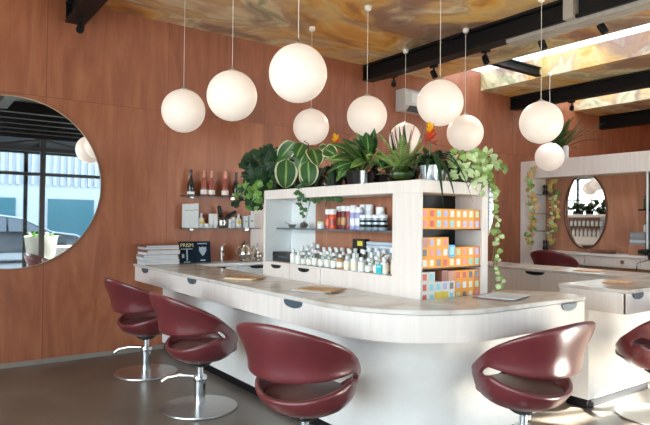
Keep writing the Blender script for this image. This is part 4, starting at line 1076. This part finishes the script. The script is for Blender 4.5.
# ---------------------------------------------------------------- far mirror unit
mu = thing('mirror_unit', 'white and plywood built-in mirror unit at the far right', 'wall unit', (8.8, 4, 0))
MB().box(PX, 9.02, 5.87, WY-.003, 0, 2.17).build('end_post', M['white_wood'], mu, bevel=.003)
MB().box(PX, 9.1, -.5, WY-.003, 2.17, 2.466).build('top_beam', M['white_wood'], mu, bevel=.003)
MB().box(9.0, 9.04, -.5, 5.87, .0, 2.17).build('plywood_panel', M['ply_panel'], mu)
for z in (1.894, 1.577, 1.276):
    MB().box(PX+.06, 8.99, 5.71, 5.868, z-.008, z).build('alcove_shelf', M['shelfglass'], mu)
    MB().box(PX+.06, 8.99, 5.707, 5.71, z-.01, z+.002).build('shelf_edge', M['scoop'], mu)
MB().box(PX-.02, 9.0, -.5, 5.87, .91, .945).build('dressing_top', M['white_gloss'], mu, bevel=.003)
for y0, y1 in ((4.95, 5.86), (4.1, 4.94), (3.2, 4.09), (2.3, 3.19)):
    d = MB().box(PX, PX+.02, y0, y1, .765, .905).build('drawer_front', M['white_wood'], mu, bevel=.002)
    MB().lathe((PX-.03, 4.34 if y0 == 4.1 else (y0+y1)/2, .84), [(.012, .03), (.012, .012), (.03, .01), (.03, 0), (0, -.004)], 14, M3=Matrix.Rotation(-pi/2, 3, 'Y') @ Matrix.Rotation(pi, 3, 'X')).build('knob', M['rim'], d, smooth=50)
MB().box(PX+.02, 9.0, -.5, 5.87, .75, .77).build('drawer_base', M['white_gloss'], mu)
MB().box(PX+.04, 8.98, -.45, 5.6, 0, .03).build('foot_rail', M['black_kick'], mu)
MB().box(PX+.02, 9.0, 1.95, 2.0, 0, .91).build('support_panel', M['white_wood'], mu)
MB().box(PX+.06, PX+.085, 3.99, 4.05, .945, 2.17).build('glass_divider', M['shelfglass'], mu)
MB().box(PX+.055, PX+.065, 4.01, 4.035, .945, 2.17).build('divider_edge', M['card'], mu)
# things in the alcove
for k, (z, l) in enumerate(((1.895, 'dark ornament on the top alcove shelf'), (.946, 'dark figurine at the foot of the alcove'))):
    t = thing('ornament', l+' of the far mirror unit', 'ornament', (8.86, 5.8, z), 'dark ornaments in the alcove')
    for q in range(2):
        MB().lathe((8.84+.07*q, 5.79, z), [(.022, 0), (.03, .03), (.016, .07), (.012, .1), (.022, .13), (.018, .16), (0, .175)], 12).build('ornament_body' if q == 0 else 'second_body', M['pot_dark'], t, smooth=50)
def garland(y, x, ztop, zbot, label):
    t = thing('leaf_garland', label, 'garland', (x, y, ztop), 'leaf garlands on the far mirror unit')
    pts = []; z = ztop; yy = y
    while z > zbot: pts.append((x, yy, z)); z -= .06; yy = y+.035*sin(z*7+y)
    MB().tube(pts, .005, 5).build('garland_stem', M['stem'], t)
    f = MB()
    for p in pts:
        for q in range(3):
            pp = (p[0]-random.uniform(0, .05), p[1]+random.uniform(-.08, .08), p[2]+random.uniform(-.04, .04))
            ivy_leaf(f, pp, face_cam(pp, .6), random.uniform(.055, .085), random.uniform(0, 6.3), random.choice((0, 0, 1, 1, 2, 3)))
    f.build('foliage', [M['leaf_autumn'], M['leaf_amber'], M['leaf_light'], M['leaf_pale']], t)
garland(5.84, PX-.05, 2.3, 1.0, 'yellowing leaf garland hanging over the white post of the far mirror unit')
garland(5.66, 8.94, 2.16, 1.02, 'yellowing leaf garland hanging inside, next to the oval mirror')
t = thing('trailing_fern', 'trailing green fern standing on top of the far mirror unit', 'plant', (8.85, 5.6, 2.467))
pot(t, (8.85, 5.6, 2.467), .09, .11, .15, M['pot_dark'])
f = MB()
for k in range(26):
    frond(f, (8.85, 5.55, 2.6), random.uniform(pi*.9, pi*2.1), random.uniform(.6, 1.35), random.uniform(.55, .95), random.uniform(.15, .45), .10, 16)
f.build('foliage', M['leaf'], t)
t = thing('white_vase', 'slim white vase on top of the far mirror unit', 'vase', (8.75, 5.34, 2.467))
MB().lathe((8.75, 5.34, 2.467), [(.04, 0), (.045, .01), (.045, .19), (.035, .21), (.028, .215), (.028, .2)], 16).build('vase_body', M['porcelain'], t, smooth=40)
# right hand bay: shelves, books, dryer
for k, z in enumerate((1.63, 1.27)):
    t = thing('dark_shelf', ('upper' if k == 0 else 'lower')+' dark box shelf at the right edge of the picture', 'shelf', (8.9, 3.9, z), 'dark shelves on the plywood panel')
    MB().box(8.83, 8.997, 3.3, 4.22, z-.02, z).build('shelf_board', M['black_kick'], t, bevel=.002)
    for i in range(6):
        bottle_thing('styling_bottle', ('green' if k == 0 else 'white')+' bottle on the %s dark shelf at the right edge' % ('upper' if k == 0 else 'lower'), (8.9, 4.14-.12*i, z+.001), .035, .2 if k == 0 else .16, ('can_silver' if i % 2 else 'leaf') if k == 0 else 'porcelain', 'black_plastic', 'bottles on the %s dark shelf' % ('upper' if k == 0 else 'lower'))
t = thing('wooden_riser', 'low wooden riser under the book stack on the dressing counter', 'riser', (8.85, 4.0, .946))
MB().box(8.74, 8.97, 3.5, 4.32, .946, 1.09).build('riser_box', M['ply_panel'], t, bevel=.003)
for k in range(5):
    t = thing('book', '%s book in the stack on the wooden riser' % ('bottom', 'second', 'third', 'fourth', 'top')[k], 'book', (8.85, 4.12, 1.091+.04*k), 'book stack on the riser')
    z = 1.091+.04*k
    MB().box(8.76, 8.94, 3.98, 4.30, z+.004, z+.034).build('pages', M['paper'], t)
    MB().box(8.755, 8.945, 3.97, 4.305, z, z+.004).box(8.755, 8.945, 3.97, 4.305, z+.034, z+.0385).box(8.752, 8.757, 3.97, 4.305, z, z+.0385).build('cover', M[('paper_grey', 'paper_blue', 'paper_grey', 'can_silver', 'paper_grey')[k]], t)
t = thing('hair_dryer', 'black hair dryer lying at the right edge of the dressing counter', 'hair dryer', (8.68, 4.0, .946))
MB().lathe((8.68, 4.14, 1.0), [(.028, 0), (.035, .03), (.045, .1), (.05, .18), (.045, .22), (0, .23)], 16, M3=Matrix.Rotation(pi/2, 3, 'X')).build('barrel', M['black_plastic'], t, smooth=50)
MB().tube([(8.68, 3.97, .985), (8.62, 3.955, .978), (8.57, 3.94, .955), (8.555, 3.93, .90)], [.022, .021, .02, .018], 10).build('handle', M['black_plastic'], t, smooth=50)
MB().tube([(8.555, 3.93, .90), (8.555, 4.1, .84), (8.56, 4.14, .5), (8.56, 4.13, .2)], .006, 6).build('cable', M['black_plastic'], t)
t = thing('tan_tray', 'low brown leather tray on the dressing counter below the oval mirror', 'tray', (8.8, 4.75, .946))
MB().lathe((8.8, 4.75, .946), [(.2, 0), (.22, .01), (.23, .05), (.222, .05), (.21, .014), (0, .012)], 32, sx=.55).build('tray_body', M['paper_brown'], t, smooth=50)

# ---------------------------------------------------------------- salon chairs (facing +X in their own space)
def lerpt(tab, x):
    for (a, va), (b, vb) in zip(tab[:-1], tab[1:]):
        if x <= b:
            t = (x-a)/(b-a); t = t*t*(3-2*t); return va+(vb-va)*t
    return tab[-1][1]
def chair_shell():
    """one leather shell: shallow seat cup, wrap-round back band, crescent slot between them that climbs towards the arms"""
    NP, S0 = 96, 104.
    def ztop(p): return .44+.445*(.5+.5*cos(radians(p)))**.80
    def zmid(p): return .528+.085*min(1, p/S0)**2 if p < S0 else .613-.19*((p-S0)/(180-S0))
    def rad(p, z):
        base = lerpt([(.335, .05), (.355, .14), (.40, .215), (.46, .255), (.53, .27), (.60, .285), (.88, .375)], z)
        side = 1+.10*sin(radians(p))**2
        front = 1. if p < 100 else 1+.05*(p-100)/80
        return base*side*front
    def P(p, sgn, z, r): a = radians(p)*sgn; return (-r*cos(a), r*sin(a), z)
    cols = []
    for k in range(NP):
        ph = -180+360*k/NP; p = abs(ph); sg = 1 if ph >= 0 else -1
        s = max(0., 1-(p/S0)**2)**.5; zt = ztop(p); zc = min(zmid(p), .335+(zt-.335)*.72)
        zl = zc-.058*s; zu = zc+.046*s
        col = []; up = []
        for i in range(8):
            z = .335+(zl-.335)*(i/7)**1.15; col.append(P(p, sg, z, rad(p, z)*(1. if i else .35)))
        for i in range(8):
            t = i/7; z = zu+(zt-zu)*t; up.append(P(p, sg, z, rad(p, z)+.02*s*(1-t)**2))
        cols.append((col, up, s))
    mb = MB(); idx = []
    for col, up, s in cols:
        i0 = len(mb.v); mb.v += col
        if s < .02: j = len(mb.v); mb.v += up[1:]; idx.append((list(range(i0, i0+8)), [i0+7]+list(range(j, j+7))))
        else: j = len(mb.v); mb.v += up; idx.append((list(range(i0, i0+8)), list(range(j, j+8))))
    for k in range(NP):
        a, b = idx[k], idx[(k+1) % NP]
        for q in (0, 1):
            for i in range(7):
                f_ = []
                for v in (a[q][i], b[q][i], b[q][i+1], a[q][i+1]):
                    if v not in f_: f_.append(v)
                if len(f_) > 2: mb.f.append(tuple(f_)); mb.m.append(0)
    bot = tuple(ix[0][0] for ix in idx); mb.f.append(bot[::-1]); mb.m.append(0)
    return mb
def make_chair(label):
    t = thing('salon_chair', label, 'chair', (0, 0, 0), 'burgundy salon chairs')
    chair_shell().build('seat_shell', M['leather'], t, smooth=50, solid=.03, sub=1)
    MB().lathe((.03, 0, 0), [(.1, .38), (.2, .40), (.245, .43), (.245, .455), (.2, .475), (0, .48)], 32).build('seat_cushion', M['leather_dark'], t, smooth=50)
    MB().lathe((0, 0, 0), [(.275, 0), (.28, .004), (.278, .012), (.1, .026), (.05, .03), (0, .03)], 48).build('base_disc', M['steel'], t, smooth=35)
    MB().lathe((0, 0, 0), [(.042, .028), (.042, .22), (.038, .222), (.024, .224), (.024, .315)], 20).build('column', M['chrome'], t, smooth=40)
    MB().lathe((0, 0, 0), [(.055, .31), (.085, .33), (.085, .345)], 20).build('mounting_plate', M['black_plastic'], t, smooth=40)
    MB().lathe((0, 0, 0), [(.05, .2), (.052, .206), (.052, .232), (.048, .24)], 20).build('collar', M['chrome'], t, smooth=40)
    lv_ = MB().tube([(.03, .03, .222), (-.02, .07, .225), (-.1, .14, .225), (-.17, .2, .205), (-.2, .225, .175)], [.014, .015, .017, .019, .021], 10).build('pump_lever', M['chrome'], t, smooth=50)
    return t
ch = make_chair('burgundy tub salon chair nearest the plywood wall, beside the marble counter')
CH = [((1.80, 5.24), .1, None), ((1.80, 4.05), .02, 'burgundy tub salon chair second from the plywood wall, in front of the counter drawers'),
      ((1.80, 2.65), .34, 'burgundy tub salon chair seen from behind at the front of the rounded counter corner'),
      ((2.90, 2.03), pi/2-.02, 'burgundy tub salon chair right of the rounded corner, facing the white counter'),
      ((4.47, 2.0), pi/2+.1, 'burgundy salon chair cut off by the right edge of the picture'),
      ((7.95, 5.0), .1, 'burgundy salon chair behind the second counter, at the far dressing counter')]
for i, (p, rz, l) in enumerate(CH):
    if i == 0: ch.location = (p[0], p[1], 0); ch.rotation_euler = (0, 0, rz)
    else:
        r = dup(ch, (p[0], p[1], 0), rz, l)
        if i == 5:   # pumped up higher than the others
            for k in r.children:
                if k.name.split('.')[0] in ('seat_shell', 'seat_cushion', 'mounting_plate'): k.location.z += .13
                if k.name.startswith('column'): k.scale.z = (.315+.13)/.315
# ---------------------------------------------------------------- light
wd = bpy.data.worlds.new('World'); S.world = wd; wd.use_nodes = True
N = wd.node_tree.nodes; L = wd.node_tree.links; bg = N['Background']
tc = N.new('ShaderNodeTexCoord'); sp = N.new('ShaderNodeSeparateXYZ'); L.new(tc.outputs['Generated'], sp.inputs[0])
r = ramp(N, [(.0, '#d8d4cc'), (.5, '#f1f3f3'), (.62, '#e3edf8'), (1., '#b9d3f2')])
mr = N.new('ShaderNodeMapRange'); mr.inputs['From Min'].default_value = -1; L.new(sp.outputs['Z'], mr.inputs['Value']); L.new(mr.outputs[0], r.inputs['Fac'])
L.new(r.outputs['Color'], bg.inputs['Color']); bg.inputs['Strength'].default_value = 3.2
sl = bpy.data.lights.new('sun', 'SUN'); sl.energy = 45.; sl.angle = .01; sl.color = (1, .93, .82)
so = bpy.data.objects.new('sun', sl); C.objects.link(so); so.location = (12, -12, 10)
so.rotation_euler = Vector((.5, -.8, .47)).to_track_quat('Z', 'Y').to_euler()
def portal(loc, rot, sx, sy):
    a = bpy.data.lights.new('window_portal', 'AREA'); a.shape = 'RECTANGLE'; a.size = sx; a.size_y = sy; a.cycles.is_portal = True
    o = bpy.data.objects.new('window_portal', a); C.objects.link(o); o.location = loc; o.rotation_euler = rot
portal(((X0+X1)/2, FY-.14, 1.7), (pi/2, 0, 0), X1-X0, 3.3)
portal((X0-.14, .8, 1.75), (pi/2, 0, -pi/2), 7.6, 3.)

# ---------------------------------------------------------------- camera
cam = bpy.data.cameras.new('camera'); co = bpy.data.objects.new('camera', cam); C.objects.link(co)
F, YAW, PIT, ROL = 577.27, .627817, .0152805, .0102983
fw = Vector((sin(YAW)*cos(PIT), cos(YAW)*cos(PIT), sin(PIT))); r0 = Vector((cos(YAW), -sin(YAW), 0)); u0 = r0.cross(fw)
rr = cos(ROL)*r0+sin(ROL)*u0; uu = -sin(ROL)*r0+cos(ROL)*u0
Mx = Matrix((rr, uu, -fw)).transposed().to_4x4(); Mx.translation = (0, 0, 1.4)
co.matrix_world = Mx
cam.sensor_width = 36; cam.lens = 36*F/650; cam.clip_start = .05; cam.clip_end = 200
S.camera = co
S.view_settings.view_transform = 'Standard'; S.view_settings.look = 'None'; S.view_settings.exposure = 2.0; S.view_settings.gamma = 1.1
S.cycles.use_denoising = True
S.cycles.max_bounces = 10; S.cycles.diffuse_bounces = 5; S.cycles.transparent_max_bounces = 16; S.cycles.caustics_reflective = False
S.cycles.sample_clamp_indirect = 6
